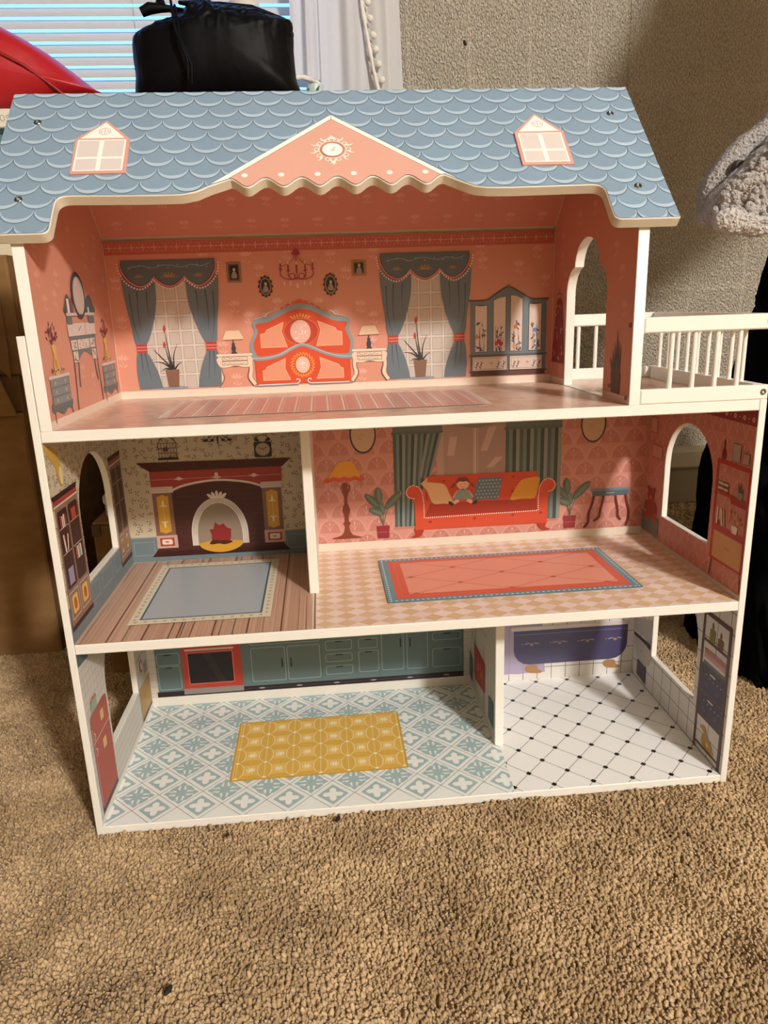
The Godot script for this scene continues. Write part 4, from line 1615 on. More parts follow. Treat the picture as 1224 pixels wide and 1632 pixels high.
func print_living_room(b: Dictionary) -> void:
	var back: Node = b.back_mid
	var f := Frame.new(Vector3(0.221, F1, -BACK), Vector3.RIGHT, Vector3.UP, Vector3.BACK)
	var p := Art.new(f, 0.05)
	p.clips = [loop_of([0.2, 0, 392.2, 0, 392.2, 179, 0.2, 179])]
	p.rect("cc9083", 0, 0, 393, 180)
	p.hold = true
	p.next()
	fan_paper(p, 0, 4, 392, 178)
	p.lift()
	p.rect("ddd0c0", 0, 0, 393, 9.8)
	print_part(p, "fan_paper", back, "pink fan patterned wallpaper with a pale skirting")
	var lp := Art.new(f, 0.5)
	lp.blob("7d3a26", [18.5, 14.6, 50, 14.6, 50, 16.4, 41, 19, 37.8, 25, 37.4, 31, 39.6, 33, 37, 36, 37.6, 44, 39.4, 50, 36.6, 57, 36.6, 66, 39.2, 72, 41, 77, 36.6, 82, 32.6, 82, 28.4, 77, 30, 72, 32.4, 66, 32.4, 57, 29.8, 50, 31.4, 44, 32, 36, 29.4, 33, 31.6, 31, 31.2, 25, 28, 19, 18.5, 16.4], 2)
	for k in 6:
		lp.line("9a7d86", 0.7, [15 + 7.6 * k, 84, 15 + 7.6 * k, 75 + (k % 2) * 2])
		lp.ell("9a7d86", 15 + 7.6 * k, 74 + (k % 2) * 2, 0.9, 1.6, 0, 7)
	lp.blob("c4523a", [9.5, 84, 16, 83, 22, 85.6, 28, 83.4, 34, 85.6, 40, 83.4, 46, 85.6, 52, 83.4, 58, 86, 52, 90, 34, 91, 16, 89.5], 3)
	lp.blob("d9982f", [15.5, 88, 25.5, 104, 29.5, 107, 36, 107.6, 43, 107, 46, 103, 52.5, 88.4, 46, 90, 40, 88, 34, 90, 28, 88, 22, 90], 3)
	print_part(lp, "printed_floor_lamp", back, "floor lamp with a fringed yellow shade")
	for u in [57.2, 326.8]:
		var m := Art.new(f, 0.5)
		m.ell("3b2b24", u, 137.5, 15.2, 22.0, 0, 28)
		m.ell("c6a98c", u, 137.8, 13.4, 20.2, 0, 28)
		m.line("a5876c", 0.5, [u - 6, 132, u - 1, 139])
		m.line("a5876c", 0.5, [u - 3, 131, u + 2, 138])
		print_part(m, "printed_mirror", back, "oval mirror in a dark frame")
	leafy_plant(f, 77.0, 12.8, back)
	leafy_plant(f, 302.0, 12.5, back)
	# window and striped curtains
	var w := Art.new(f, 0.5)
	w.rect("b59f95", 142, 70, 230, 176)
	w.rect("a88f85", 150, 70, 184, 176)
	w.rect("a88f85", 190.5, 70, 222, 176)
	for g in [[152, 150, 182, 172], [154, 108, 166, 130], [193, 112, 212, 140], [200, 92, 220, 104]]:
		w.poly("c2aca2", [g[0], g[1], g[0] + 8, g[1], g[2], g[3], g[2] - 9, g[3]])
	w.line("c9b7ac", 2.4, [187.2, 70, 187.2, 176])
	w.line("6e5a52", 0.5, [188.6, 70, 188.6, 176])
	print_part(w, "printed_window", back, "grey printed sash window")
	var c := Art.new(f, 0.7)
	for g in [[91.6, 148.6, 1.0], [222.6, 289.0, -1.0]]:
		var cols := ["4c5f5c", "6f807b", "39494a", "859189"]
		var n := 16
		for k in n:
			var x0 := lerpf(g[0], g[1], float(k) / n)
			var x1 := lerpf(g[0], g[1], float(k + 1) / n)
			var inward: bool = (k >= n - 5) if g[2] > 0.0 else false
			var low := 26.0
			var b0 := lerpf(g[0], g[1] - (14.0 if g[2] > 0.0 else 0.0), float(k) / n)
			var b1 := lerpf(g[0], g[1] - (14.0 if g[2] > 0.0 else 0.0), float(k + 1) / n)
			if inward:
				low = 84.0
			c.poly(cols[k % 4], [b0, low, b1, low, x1, 136, x0, 136])
		c.hold = true
		c.next()
		for k in 9:
			var u := lerpf(g[0] + 2, g[1] - 3, k / 8.0)
			c.ell("5a6763", u, 137, 4.2, 2.0, 0, 9)
		c.rect("66736f", g[0], 137, g[1], 172)
		c.hold = false
	c.line("8a817a", 5.0, [150, 150, 168, 145, 187, 142, 206, 145, 224, 150], true)
	print_part(c, "printed_curtains", back, "green striped curtains")
	# sofa
	var s := Art.new(f, 1.6)
	var red := "cc4c31"
	s.blob("a5371f", [110, 12, 121, 12.5, 125, 22, 114, 22, 116, 16], 3)
	s.blob("a5371f", [279, 12.5, 268, 12.5, 262, 22, 273, 22, 272, 16], 3)
	s.poly(red, [129.5, 52, 129, 85.2, 260.6, 85.2, 261, 52])
	s.hold = true
	s.next()
	for k in 44:
		s.line("be4329", 0.5, [130 + 3.0 * k, 53, 130 + 3.0 * k, 85])
	s.hold = false
	s.rect(red, 115, 21, 274.5, 56)
	for g in [[113, 67, -1.0], [275, 67.5, 1.0]]:
		s.ell(red, g[0], g[1], 8.6, 8.0, 0, 22)
	s.poly(red, [115, 50, 129, 50, 128, 66, 118, 75, 112, 70])
	s.poly(red, [274.5, 50, 261, 50, 262, 66, 270, 75.3, 278, 70])
	s.hold = true
	s.next()
	for k in 52:
		s.line("be4329", 0.5, [116 + 3.05 * k, 21.5, 116 + 3.05 * k, 34])
	s.hold = false
	s.poly("9f2f1c", [126.5, 36, 263, 37, 260.5, 51.6, 133, 52.4])
	for q in [[150, 79], [172, 79], [232, 79.5], [231, 62], [133, 30], [186, 31.5], [232, 33], [266, 34]]:
		s.ell("93291b", q[0], q[1], 1.9, 1.3, 0.4, 8)
	var seam := [114, 59.5, 107.5, 61, 104.8, 67, 107.5, 73, 113.5, 75.6, 120, 73, 124, 66, 125.6, 52, 125.9, 36, 126.6, 35.3, 160, 35.8, 200, 36.2, 240, 36.6, 262, 37, 262.8, 37.8, 262.6, 52, 263.8, 66, 268, 73.5, 274, 76, 280, 73.4, 283.2, 67.4, 280.6, 61.5, 274.8, 59.8]
	s.dots("f3d9cc", 0.85, seam, 2.55, false, 7)
	s.poly("d8b183", [122, 77, 131, 84, 128, 70])
	s.blob("deb787", [126.3, 77.6, 140, 77, 150.6, 74.4, 156, 63, 160.6, 51.8, 148, 51.6, 136.6, 52.4, 131, 65], 3)
	s.blob("5f7580", [191.5, 80.2, 205, 80.6, 218.4, 79.3, 216, 66, 213.5, 54, 199, 54.6, 184.8, 54.2, 187, 68], 3)
	s.blob("d99a2e", [241.5, 74.8, 253, 77.6, 263.8, 77.4, 262, 66, 257.8, 53, 243, 52.6, 228.8, 51.8, 234, 64], 3)
	s.hold = true
	s.next()
	for i in 8:
		for j in 6:
			var u := 188 + 4.0 * i + (2.0 if j % 2 == 0 else 0.0)
			var v := 56.5 + 4.1 * j
			if u < 214 + (v - 54) * 0.15 and u > 187 + (v - 56) * 0.2:
				s.ell("b9c6c8", u, v, 0.9, 0.9, 0, 6)
			if u < 214:
				s.ell("e5b04c", 46 + u, v - 2, 0.5, 0.5, 0, 5)
	print_part(s, "printed_sofa", back, "red sofa with three cushions")
	var d := Art.new(f, 2.4)
	for g in [-1.0, 1.0]:
		d.line("e0a888", 3.2, [172 + g * 6, 66, 172 + g * 10, 60, 172 + g * 11.5, 57.5], true)
		d.line("e6b08e", 4.0, [172 + g * 5, 55, 172 + g * 11, 51.6], true)
		d.ell("2b2322", 172 + g * 14.4, 51.4, 3.6, 2.0, g * 0.7, 9)
		d.ell("7a3527", 172 + g * 10.6, 73.6, 1.8, 2.4, g * 0.5, 8)
		d.ell("7a3527", 172 + g * 12.4, 71.0, 1.3, 1.7, g * 0.5, 8)
	d.poly("8a9a94", [166.5, 68, 177.5, 68, 184, 55.5, 160, 55.5])
	d.ell("e9b896", 172, 74.2, 7.4, 6.4, 0, 18)
	d.blob("7a3527", [164.4, 75, 166, 80.6, 172, 82.6, 178, 80.6, 179.8, 75, 176, 77.4, 172, 76.8, 168, 77.6], 3)
	d.ell("5a2a20", 169.2, 74, 0.6, 0.7, 0, 6)
	d.ell("5a2a20", 174.8, 74, 0.6, 0.7, 0, 6)
	d.line("b2604c", 0.5, [169.6, 71.4, 172, 70.4, 174.4, 71.4], true)
	d.ell("454a48", 172, 67.8, 1.8, 0.8, 0, 7)
	print_part(d, "printed_doll", back, "doll with pigtails and a grey dress")
	var t := Art.new(f, 0.75)
	for l in [[331, 50.5, 329.5, 42, 325.6, 30, 325.0, 18, 319.6, 11.6], [370, 50.5, 371.5, 42, 374.6, 30, 374.2, 18, 371.6, 11.6], [343, 50.5, 341.6, 42, 339.4, 32, 338, 24, 331.5, 19.2], [357.5, 50.5, 358.8, 42, 361, 32, 361.6, 24, 365.4, 19.2]]:
		t.line("6b2e22", 3.0, l, true)
	t.poly("51646f", [329, 50.2, 373, 50.2, 373, 57, 329, 57.2])
	t.soft("6c818c", 326.6, 56.4, 374.6, 59.4, 1.0)
	t.line("c9b48a", 0.8, [346, 53.6, 356, 53.6])
	print_part(t, "printed_side_table", back, "blue side table on curved brown legs")
	# right wall
	var rf := Frame.new(Vector3(WIDE - SIDE, F1, 0), Vector3.FORWARD, Vector3.UP, Vector3.LEFT)
	var rw: Node = b.side_right
	var q := Art.new(rf, 0.05)
	q.clips = free_of(loop_of([0.6, 0, 217.5, 0, 217.5, 179, 0.6, 179]), window_hole(65.8, 167.6, 36, 98.5))
	q.rect("c28476", 0, 0, 220, 180)
	q.hold = true
	q.next()
	fan_paper(q, 2, 4, 218, 168)
	q.lift()
	q.rect("8f3a38", 0, 164.5, 220, 180)
	q.lift()
	for k in 14:
		for j in 6:
			var e := Vector2.from_angle(TAU * j / 6.0) * 1.6
			q.ell("dcb4a8", 6 + 15 * k + e.x, 170 + e.y, 0.9, 0.9, 0, 6)
		q.ell("dcb4a8", 13.5 + 15 * k, 170, 0.8, 0.8, 0, 6)
	q.rect("cdbcb0", 0, 0, 220, 5.4)
	print_part(q, "fan_paper", rw, "pink fan patterned wallpaper around a window")
	var u := Art.new(rf, 0.5)
	for l in [[54, 25, 57, 7], [4, 25, 1.5, 7]]:
		u.line("8a2c22", 2.0, l)
	u.rect("b0372b", 0.8, 25, 58, 60)
	u.rect("c79a68", 4, 27.5, 54.5, 55)
	u.rect("b98a58", 24, 41, 34, 43)
	u.rect("b0372b", 0.8, 58, 58, 61.5)
	u.rect("b0372b", 0.8, 92, 58, 95.4)
	u.rect("a02f2a", 0.8, 87.5, 30, 95.4)
	u.rect("b0372b", 0.8, 122, 59, 126)
	u.rect("b0372b", 0.8, 25, 3.6, 126)
	u.rect("b0372b", 55.8, 25, 58.8, 126)
	print_part(u, "printed_shelf_unit", rw, "red shelf unit with a tan drawer")
	var o := Art.new(rf, 0.7)
	for g in [[35, 96, 54, 100], [35, 101, 54, 105]]:
		o.rect("3a2622", g[0], g[1], g[2], g[3])
		o.rect("cdb9a8", g[0] + 0.6, g[1] + 0.6, (g[0] + g[2]) / 2 - 0.4, g[3] - 0.6)
		o.rect("cdb9a8", (g[0] + g[2]) / 2 + 0.4, g[1] + 0.6, g[2] - 0.6, g[3] - 0.6)
	for k in 4:
		o.poly(["d9c3b2", "c9b29c", "e0cdbd", "b59c88"][k], [52 - 4.6 * k, 62, 49 - 4.6 * k, 62, 49 - 4.6 * k + (3 if k > 1 else 0), 79, 52 - 4.6 * k + (3 if k > 1 else 0), 79])
	o.rect("94302a", 44.4, 62, 48, 67)
	print_part(o, "printed_books", rw, "pale books on the red shelves")
	var v := Art.new(rf, 0.7)
	v.poly("7d8788", [20, 101.5, 10, 101.5, 11.5, 94.6, 18.5, 94.6])
	for l in [[15, 101, 15, 112], [17, 101, 19.5, 108], [13, 101, 10.5, 107], [16, 104, 18.5, 110]]:
		v.blade("4d574c", 2.8, [l[0], l[1], (l[0] + l[2]) / 2.0, (l[1] + l[3]) / 2.0, l[2], l[3]])
	v.poly("e8ded4", [24.5, 68, 13.5, 68, 15, 60.5, 23, 60.5])
	v.hold = true
	v.next()
	rng.seed = 6
	for k in 34:
		v.ell(["c98c3f", "a9632f", "d9a860"][k % 3], 18.5 + rng.randf_range(-11, 11), 69 + rng.randf() * 13.0, 1.2, 1.0, rng.randf() * 3, 6)
	print_part(v, "printed_pot_plants", rw, "small potted cactus and a pot of orange flowers")
	var g2 := Art.new(rf, 0.7)
	g2.blob("7a1f24", [51.5, 127, 45.5, 127, 45.3, 134, 47.3, 138, 47.6, 144.5, 49.6, 144.5, 49.6, 138, 51.6, 134], 3)
	print_part(g2, "printed_bottle", rw, "dark red bottle on the red shelves")
	for k in [[33, 128.5, 21, 144], [15.5, 129, 6.5, 138], [207, 128, 192, 144], [200, 100.5, 176, 113.5]]:
		var pf := Art.new(rf, 0.7)
		pf.rect("a65a4e", minf(k[0], k[2]) - 0.9, k[1] - 0.9, maxf(k[0], k[2]) + 0.9, k[3] + 0.9)
		pf.rect("a39a94" if k[0] < 100 else "c99a8a", minf(k[0], k[2]), k[1], maxf(k[0], k[2]), k[3])
		print_part(pf, "printed_picture", rw, "small printed picture")
	var br := Art.new(rf, 0.7)
	br.poly("626c60", [174, 8, 217, 8, 217, 31, 174, 31])
	br.ell("8f3b30", 196, 38, 12, 12, 0, 18)
	br.ell("8f3b30", 197, 54, 8.6, 7.6, 0, 16)
	for g in [-1.0, 1.0]:
		br.ell("8f3b30", 197 + g * 7, 61, 3.0, 3.0, 0, 10)
		br.ell("9d4a3c", 196 + g * 10, 27, 6.5, 5.0, 0, 12)
		br.ell("8f3b30", 196 + g * 12, 40, 3.5, 7, g * 0.5, 10)
	br.ell("b8705c", 196.5, 51, 3.5, 2.6, 0, 10)
	print_part(br, "printed_bear", rw, "brown toy bear on a green chest")
	# floor and rug
	var ff := Frame.new(Vector3(SIDE, F1, 0), Vector3.RIGHT, Vector3.FORWARD, Vector3.UP)
	var fl := Art.new(ff, 0.03)
	fl.rect("f4dacd", 208.6, 0.8, 606.8, 217)
	fl.clips = [loop_of([208.8, 0.8, 606.8, 0.8, 606.8, 217, 208.8, 217])]
	fl.hold = true
	fl.next()
	for i in 21:
		for j in 15:
			var cx := 220.2 + 19.93 * i
			var cy := -6.0 + 16.0 * j
			fl.poly("e4c39f" if (i + j) % 3 else "e0be98", [cx - 9.9, cy, cx, cy - 7.9, cx + 9.9, cy, cx, cy + 7.9])
			fl.poly("f6dfd5" if (i * 2 + j) % 3 else "f2d7cb", [cx + 0.1, cy + 8.0, cx + 9.97, cy + 0.2, cx + 19.8, cy + 8.0, cx + 9.97, cy + 15.8])
	print_part(fl, "diamond_floor_print", b.floor_mid, "pink and tan printed diamond floor", 0.3)
	var rg := Art.new(ff, 1.3)
	rg.rect("6d97a5", 281.2, 47.6, 536.0, 172)
	for path in [[284.6, 51.2, 532.6, 51.2], [284.6, 168.4, 532.6, 168.4], [284.6, 51.2, 284.6, 168.4], [532.6, 51.2, 532.6, 168.4]]:
		rg.dots("f2ece2", 1.15, path, 5.2, false, 8)
	rg.rect("e0664e", 290.6, 55.4, 527.0, 165)
	for path in [[297, 61, 522, 61], [297, 160.6, 522, 160.6], [297, 61, 297, 160.6], [522, 61, 522, 160.6]]:
		rg.dots("e5a08f", 0.55, path, 3.0, false, 5)
	rg.rect("efa08c", 304.0, 66.2, 517.2, 157.2)
	rg.hold = true
	rg.next()
	rg.clips = [loop_of([304, 66.2, 517.2, 66.2, 517.2, 157.2, 304, 157.2])]
	for k in range(-3, 7):
		var x := 311.0 + 97.4 * k
		rg.line("b45843", 0.7, [x, 66.4, x + 292.2, 66.4 + 138.6])
		rg.line("b45843", 0.7, [x, 66.4, x - 292.2, 66.4 + 138.6])
	rg.lift()
	for i in 5:
		for j in 5:
			if (i + j) % 2 == 0:
				rg.ell("c25f49", 311 + 48.7 * i, 66.4 + 23.1 * j, 3.1, 2.6, 0, 10)
	print_part(rg, "rug", b.floor_mid, "coral rug with a blue dotted border", 0.35)


# ---------------------------------------------------------------- printed artwork of the ground floor
func print_kitchen(b: Dictionary) -> void:
	var back: Node = b.back_low
	var f := Frame.new(Vector3(SIDE, F0, -0.2183), Vector3.RIGHT, Vector3.UP, Vector3.BACK)
	var p := Art.new(f, 0.05)
	p.rect("cfcac2", 0.3, 0, 395.0, 178)
	p.hold = true
	p.next()
	for k in 45:
		p.line("a39e98", 0.4, [0.3 + 9 * k, 0, 0.3 + 9 * k, 178])
	for k in 20:
		p.line("a39e98", 0.4, [0.3, 9 * k, 395, 9 * k])
	p.lift()
	p.rect("e2ddd2", 0.3, 0, 395, 11.8)
	print_part(p, "tile_paper", back, "pale tiled kitchen wall with a white skirting")
	var c := Art.new(f, 0.5)
	c.rect("63777b", 10, 19, 387, 95)
	c.rect("2a1a1d", 8, 12.2, 387, 19.2)
	c.dots("8a7d7c", 0.4, [114, 15.6, 386, 15.6], 2.2, false, 5)
	for k in 6:
		c.ell("b3a6a2", 135 + 46 * k, 15.6, 4.0, 0.9, 0, 8)
	for u in [44.5, 123.5, 166.8, 210, 252.5, 281.8, 313.8, 345.2]:
		c.line("4c6c72", 0.5, [u, 19.5, u, 95])
	var fronts := [[12, 54.8, 38.4, 70], [11.8, 22.2, 38.2, 53], [124.4, 25, 165.4, 69.5], [168.6, 25, 208, 69.3], [215.6, 60.4, 247.6, 72.6], [215.4, 44.6, 247.6, 55], [215, 27.6, 247.8, 38.7], [256, 59.8, 279.4, 73], [256, 28, 280.4, 56.2], [284.5, 28.3, 311.6, 92], [316.2, 28, 341.8, 92], [348.2, 64.4, 383.6, 74.4], [348, 28, 383.4, 53], [124, 74, 208, 92], [216, 77, 248, 92], [256, 77, 280, 92]]
	for g in fronts:
		c.frame_line("a9bfbf", 0.6, g[0], g[1], g[2], g[3], 2.2)
	for g in [[25, 68], [25, 51], [231.5, 71], [231.5, 53.4], [231.5, 37.2], [268, 71.3], [268, 54.6], [366, 72.6], [366, 51.2]]:
		c.rect("22282b", g[0] - 4.2, g[1] - 0.6, g[0] + 4.2, g[1] + 0.9)
	for g in [[161.5, 48], [172.5, 48], [308, 64], [320, 64]]:
		c.rect("22282b", g[0] - 0.8, g[1] - 6, g[0] + 0.8, g[1] + 6)
	print_part(c, "printed_cabinets", back, "teal kitchen cabinets with dark pulls")
	var o := Art.new(f, 0.75)
	o.rect("b8402f", 41, 21.4, 112.6, 92)
	o.rect("8d8680", 40.2, 14.0, 112.6, 21.4)
	o.rect("d2685a", 47.4, 26.8, 103, 69.6)
	o.rect("241c1d", 48.8, 28.2, 101.6, 68.2)
	o.poly("352a2b", [84, 28.2, 92, 28.2, 76, 68.2, 66, 68.2])
	o.soft("d8c4b6", 45.6, 71.6, 104.4, 74.0, 1.0)
	print_part(o, "printed_oven", back, "red oven with a dark glass door")
	# left wall
	var lf := Frame.new(Vector3(SIDE, F0, 0), Vector3.FORWARD, Vector3.UP, Vector3.RIGHT)
	var lw: Node = b.side_left
	var q := Art.new(lf, 0.05)
	q.clips = free_of(loop_of([0.6, 0, 217.8, 0, 217.8, 178.5, 0.6, 178.5]), window_hole(65.5, 168, 48, 112))
	q.rect("cdc8c0", 0, 0, 220, 180)
	q.hold = true
	q.next()
	for k in 27:
		q.line("9b9690", 0.45, [8.4 * k, 0, 8.4 * k, 180])
	for k in 22:
		q.line("9b9690", 0.45, [0, 8.4 * k, 220, 8.4 * k])
	q.lift()
	q.rect("dedad0", 0, 0, 220, 6.0)
	print_part(q, "tile_paper", lw, "pale tiled kitchen wall around a window")
	var r := Art.new(lf, 0.5)
	r.rect("2b2b2d", 7.8, 8.5, 59.6, 14)
	r.soft("a8473a", 8.4, 13.5, 59.4, 110.5, 6)
	r.rect("a8473a", 8.4, 13.5, 59.4, 40)
	r.line("dcb0a2", 0.8, [10, 16, 10, 98], false)
	r.line("e6c0b4", 0.9, [9, 82.2, 59, 82.2])
	for g in [[36, 91.5, 45.5, 102], [33, 63, 43, 73.5]]:
		r.poly("d6b268", [g[0], g[1], g[2], g[1] - 0.6, g[2], g[3] - 0.6, g[0], g[3]])
	for v in [88.0, 72.0]:
		r.line("efe0d4", 1.0, [13, v - 4, 15.6, v - 2, 15.6, v + 2, 13, v + 4], true)
	print_part(r, "printed_refrigerator", lw, "red refrigerator with two yellow notes")
	var j := Art.new(lf, 0.5)
	j.soft("8fa394", 15, 111, 33, 121.5, 3)
	j.rect("8fa394", 15, 111, 33, 116)
	j.hold = true
	j.next()
	for k in 7:
		j.ell(["b56a4c", "c98f7a"][k % 2], 17 + 2.4 * k, 122 + (k % 3), 1.8, 1.6, 0, 8)
	print_part(j, "printed_bread_box", lw, "green box on the refrigerator")
	var t := Art.new(lf, 0.5)
	t.rect("b08b4e", 171, 10, 217.5, 49)
	t.rect("2c2526", 171, 6.5, 217.5, 10.5)
	t.rect("d8c8b8", 170, 49, 217.6, 52.4)
	t.ell("b7433b", 190, 70, 6, 8)
	t.ell("e6ddd2", 190, 70, 3.4, 5)
	t.rect("8a9a94", 200, 53, 214, 68)
	t.line("6c625c", 0.8, [172, 82, 217, 82])
	print_part(t, "printed_sideboard", lw, "tan sideboard with kitchen ware")
	var n := Art.new(lf, 0.5)
	n.poly("54646a", [0.6, 166, 28, 163.5, 28, 178.5, 0.6, 178.5])
	print_part(n, "printed_wall_cabinet", lw, "slate wall cabinet")
	# partition side
	var pf := Frame.new(Vector3(0.4017, F0, 0), Vector3.FORWARD, Vector3.UP, Vector3.LEFT)
	var pw: Node = b.part_low
	var w := Art.new(pf, 0.05)
	w.rect("cdc8c0", 82.4, 0, 217.8, 178.5)
	w.hold = true
	w.next()
	for k in 16:
		w.line("9b9690", 0.45, [84 + 8.6 * k, 0, 84 + 8.6 * k, 178])
	for k in 21:
		w.line("9b9690", 0.45, [82.4, 8.6 * k, 217.8, 8.6 * k])
	w.lift()
	w.rect("dedad0", 82.4, 0, 217.8, 6)
	print_part(w, "tile_paper", pw, "pale tiled partition")
	var k3 := Art.new(pf, 0.5)
	k3.poly("a8342e", [131, 72, 190, 72, 190, 30, 182, 26, 131, 35])
	for s in [150.0, 168.0]:
		k3.line("e6cdc0", 1.0, [s - 5, 58, s - 3, 48, s + 3, 48, s + 5, 58], true)
	for s in [136.0, 184.0]:
		k3.line("6c5a4a", 1.6, [s, 12, s, 92])
	k3.poly("4d6669", [88, 16, 112, 16, 112, 44, 88, 48])
	k3.poly("4d6669", [198, 14, 217, 14, 217, 50, 198, 46])
	k3.line("6c625c", 0.8, [120, 110, 200, 100])
	print_part(k3, "printed_table", pw, "red printed table with two teal seats")
	# floor
	var ff := Frame.new(Vector3(SIDE, F0, 0), Vector3.RIGHT, Vector3.FORWARD, Vector3.UP)
	var fl := Art.new(ff, 0.03)
	var zone := loop_of([0.2, 0.8, 396.6, 0.8, 400.6, 80, 396, 217.8, 0.2, 217.8])
	fl.clips = [zone]
	fl.rect("f4f6f4", 0, 0, 410, 220)
	fl.hold = true
	fl.next()
	var teal := "a9c1c4"
	for i in 11:
		for j2 in 7:
			# quatrefoil tile: a filled diamond with a four-lobed pale flower
			var cu := 0.2 + 43.5 * i
			var cv := -1.2 + 43.5 * j2 + 21.75
			fl.z = 0.12
			fl.poly(teal, [cu - 15.6, cv, cu, cv - 15.6, cu + 15.6, cv, cu, cv + 15.6])
			fl.z = 0.2
			for k in 4:
				var e := Vector2.from_angle(PI * 0.5 * k) * 5.8
				fl.ell("f6f7f5", cu + e.x, cv + e.y, 4.6 if k % 2 == 0 else 3.5, 3.5 if k % 2 == 0 else 4.6, 0, 10)
			fl.ell("f6f7f5", cu, cv, 5.2, 5.2, 0, 10)
			# snowflake tile
			cu += 21.75
			cv += 21.75
			fl.z = 0.12
			var c0 := Vector2(cu, cv)
			fl.ink(teal)
			for k in 8:
				var e := Vector2.from_angle(PI * 0.25 * k)
				var g := Vector2(-e.y, e.x)
				if k % 2 == 0:
					# long arm with a barbed head towards a corner of the tile
					fl.shape(PackedVector2Array([c0 + g * 2.0, c0 + e * 12.0 + g * 1.7, c0 + e * 11.0 + g * 5.2, c0 + e * 17.6, c0 + e * 11.0 - g * 5.2, c0 + e * 12.0 - g * 1.7, c0 - g * 2.0]))
				else:
					# short arm spreading into a broad foot along the tile's side
					fl.shape(PackedVector2Array([c0 + g * 1.8, c0 + e * 8.0 + g * 1.5, c0 + e * 9.6 + g * 5.6, c0 + e * 12.6 + g * 4.4, c0 + e * 12.9, c0 + e * 12.6 - g * 4.4, c0 + e * 9.6 - g * 5.6, c0 + e * 8.0 - g * 1.5, c0 - g * 1.8]))
			fl.ell(teal, cu, cv, 5.4, 5.4, 0, 12)
	fl.z = 0.28
	for k in range(-8, 20):
		var s := 43.5 * k
		fl.line("6f7573", 0.5, [s - 30, -31.2, s + 270, 268.8])
		fl.line("6f7573", 0.5, [s + 72.3, -30, s - 227.7, 270])
	print_part(fl, "tile_floor_print", b.floor_low, "grey green printed kitchen tile floor", 0.3)
	# yellow rug
	var rg := Art.new(ff, 0.6)
	rg.clips = [loop_of([112.1, 53.4, 297.3, 53.4, 297.3, 164.7, 112.1, 164.7])]
	rg.rect("efc568", 112, 53, 298, 165)
	rg.frame_line("d2a342", 2.0, 113, 54.4, 296.4, 163.8, 0.3)
	rg.clips = [loop_of([115.4, 55.6, 295, 55.6, 295, 162.5, 115.4, 162.5])]
	rg.hold = true
	rg.next()
	var px := 29.4
	var py := 26.4
	for i in 8:
		for j3 in 6:
			var u := 117.5 + px * i
			var v := 57 + py * j3
			# upright and lying petals
			rg.z = 0.70
			rg.ell("e0b454", u, v + py * 0.5, 7.6, py * 0.5, 0, 18)
			rg.ell("e0b454", u + px * 0.5, v, px * 0.5, 5.0, 0, 18)
			rg.z = 0.78
			rg.ring("f8ecc4", 0.7, u, v + py * 0.5, 7.6, py * 0.5, 20)
			rg.line("f8ecc4", 0.5, [u, v, u, v + py])
			rg.ring("d9ba66", 0.4, u, v + py * 0.5, 9.0, py * 0.5, 20)
			for s in [-2.4, 0.0, 2.4]:
				rg.line("d9b45c", 0.35, [u, v + s * 0.4, u + px * 0.5, v + s, u + px, v + s * 0.4])
			rg.z = 0.86
			rg.ell("fbf1d0", u, v, 2.2, 1.6, 0, 10)
			for k in 8:
				var e := Vector2.from_angle(TAU * (k + 0.5) / 8.0)
				rg.ell("fbf1d0", u + px * 0.5 + e.x * 3.0, v + py * 0.5 + e.y * 2.7, 2.7, 0.75, e.angle(), 7)
			for k in 16:
				var e := Vector2.from_angle(TAU * k / 16.0)
				rg.line("f1dfa6", 0.35, [u + px * 0.5 + e.x * 6.5, v + py * 0.5 + e.y * 5.5, u + px * 0.5 + e.x * 9.5, v + py * 0.5 + e.y * 8.0])
	print_part(rg, "rug", b.floor_low, "mustard yellow rug with a petal pattern", 0.4)


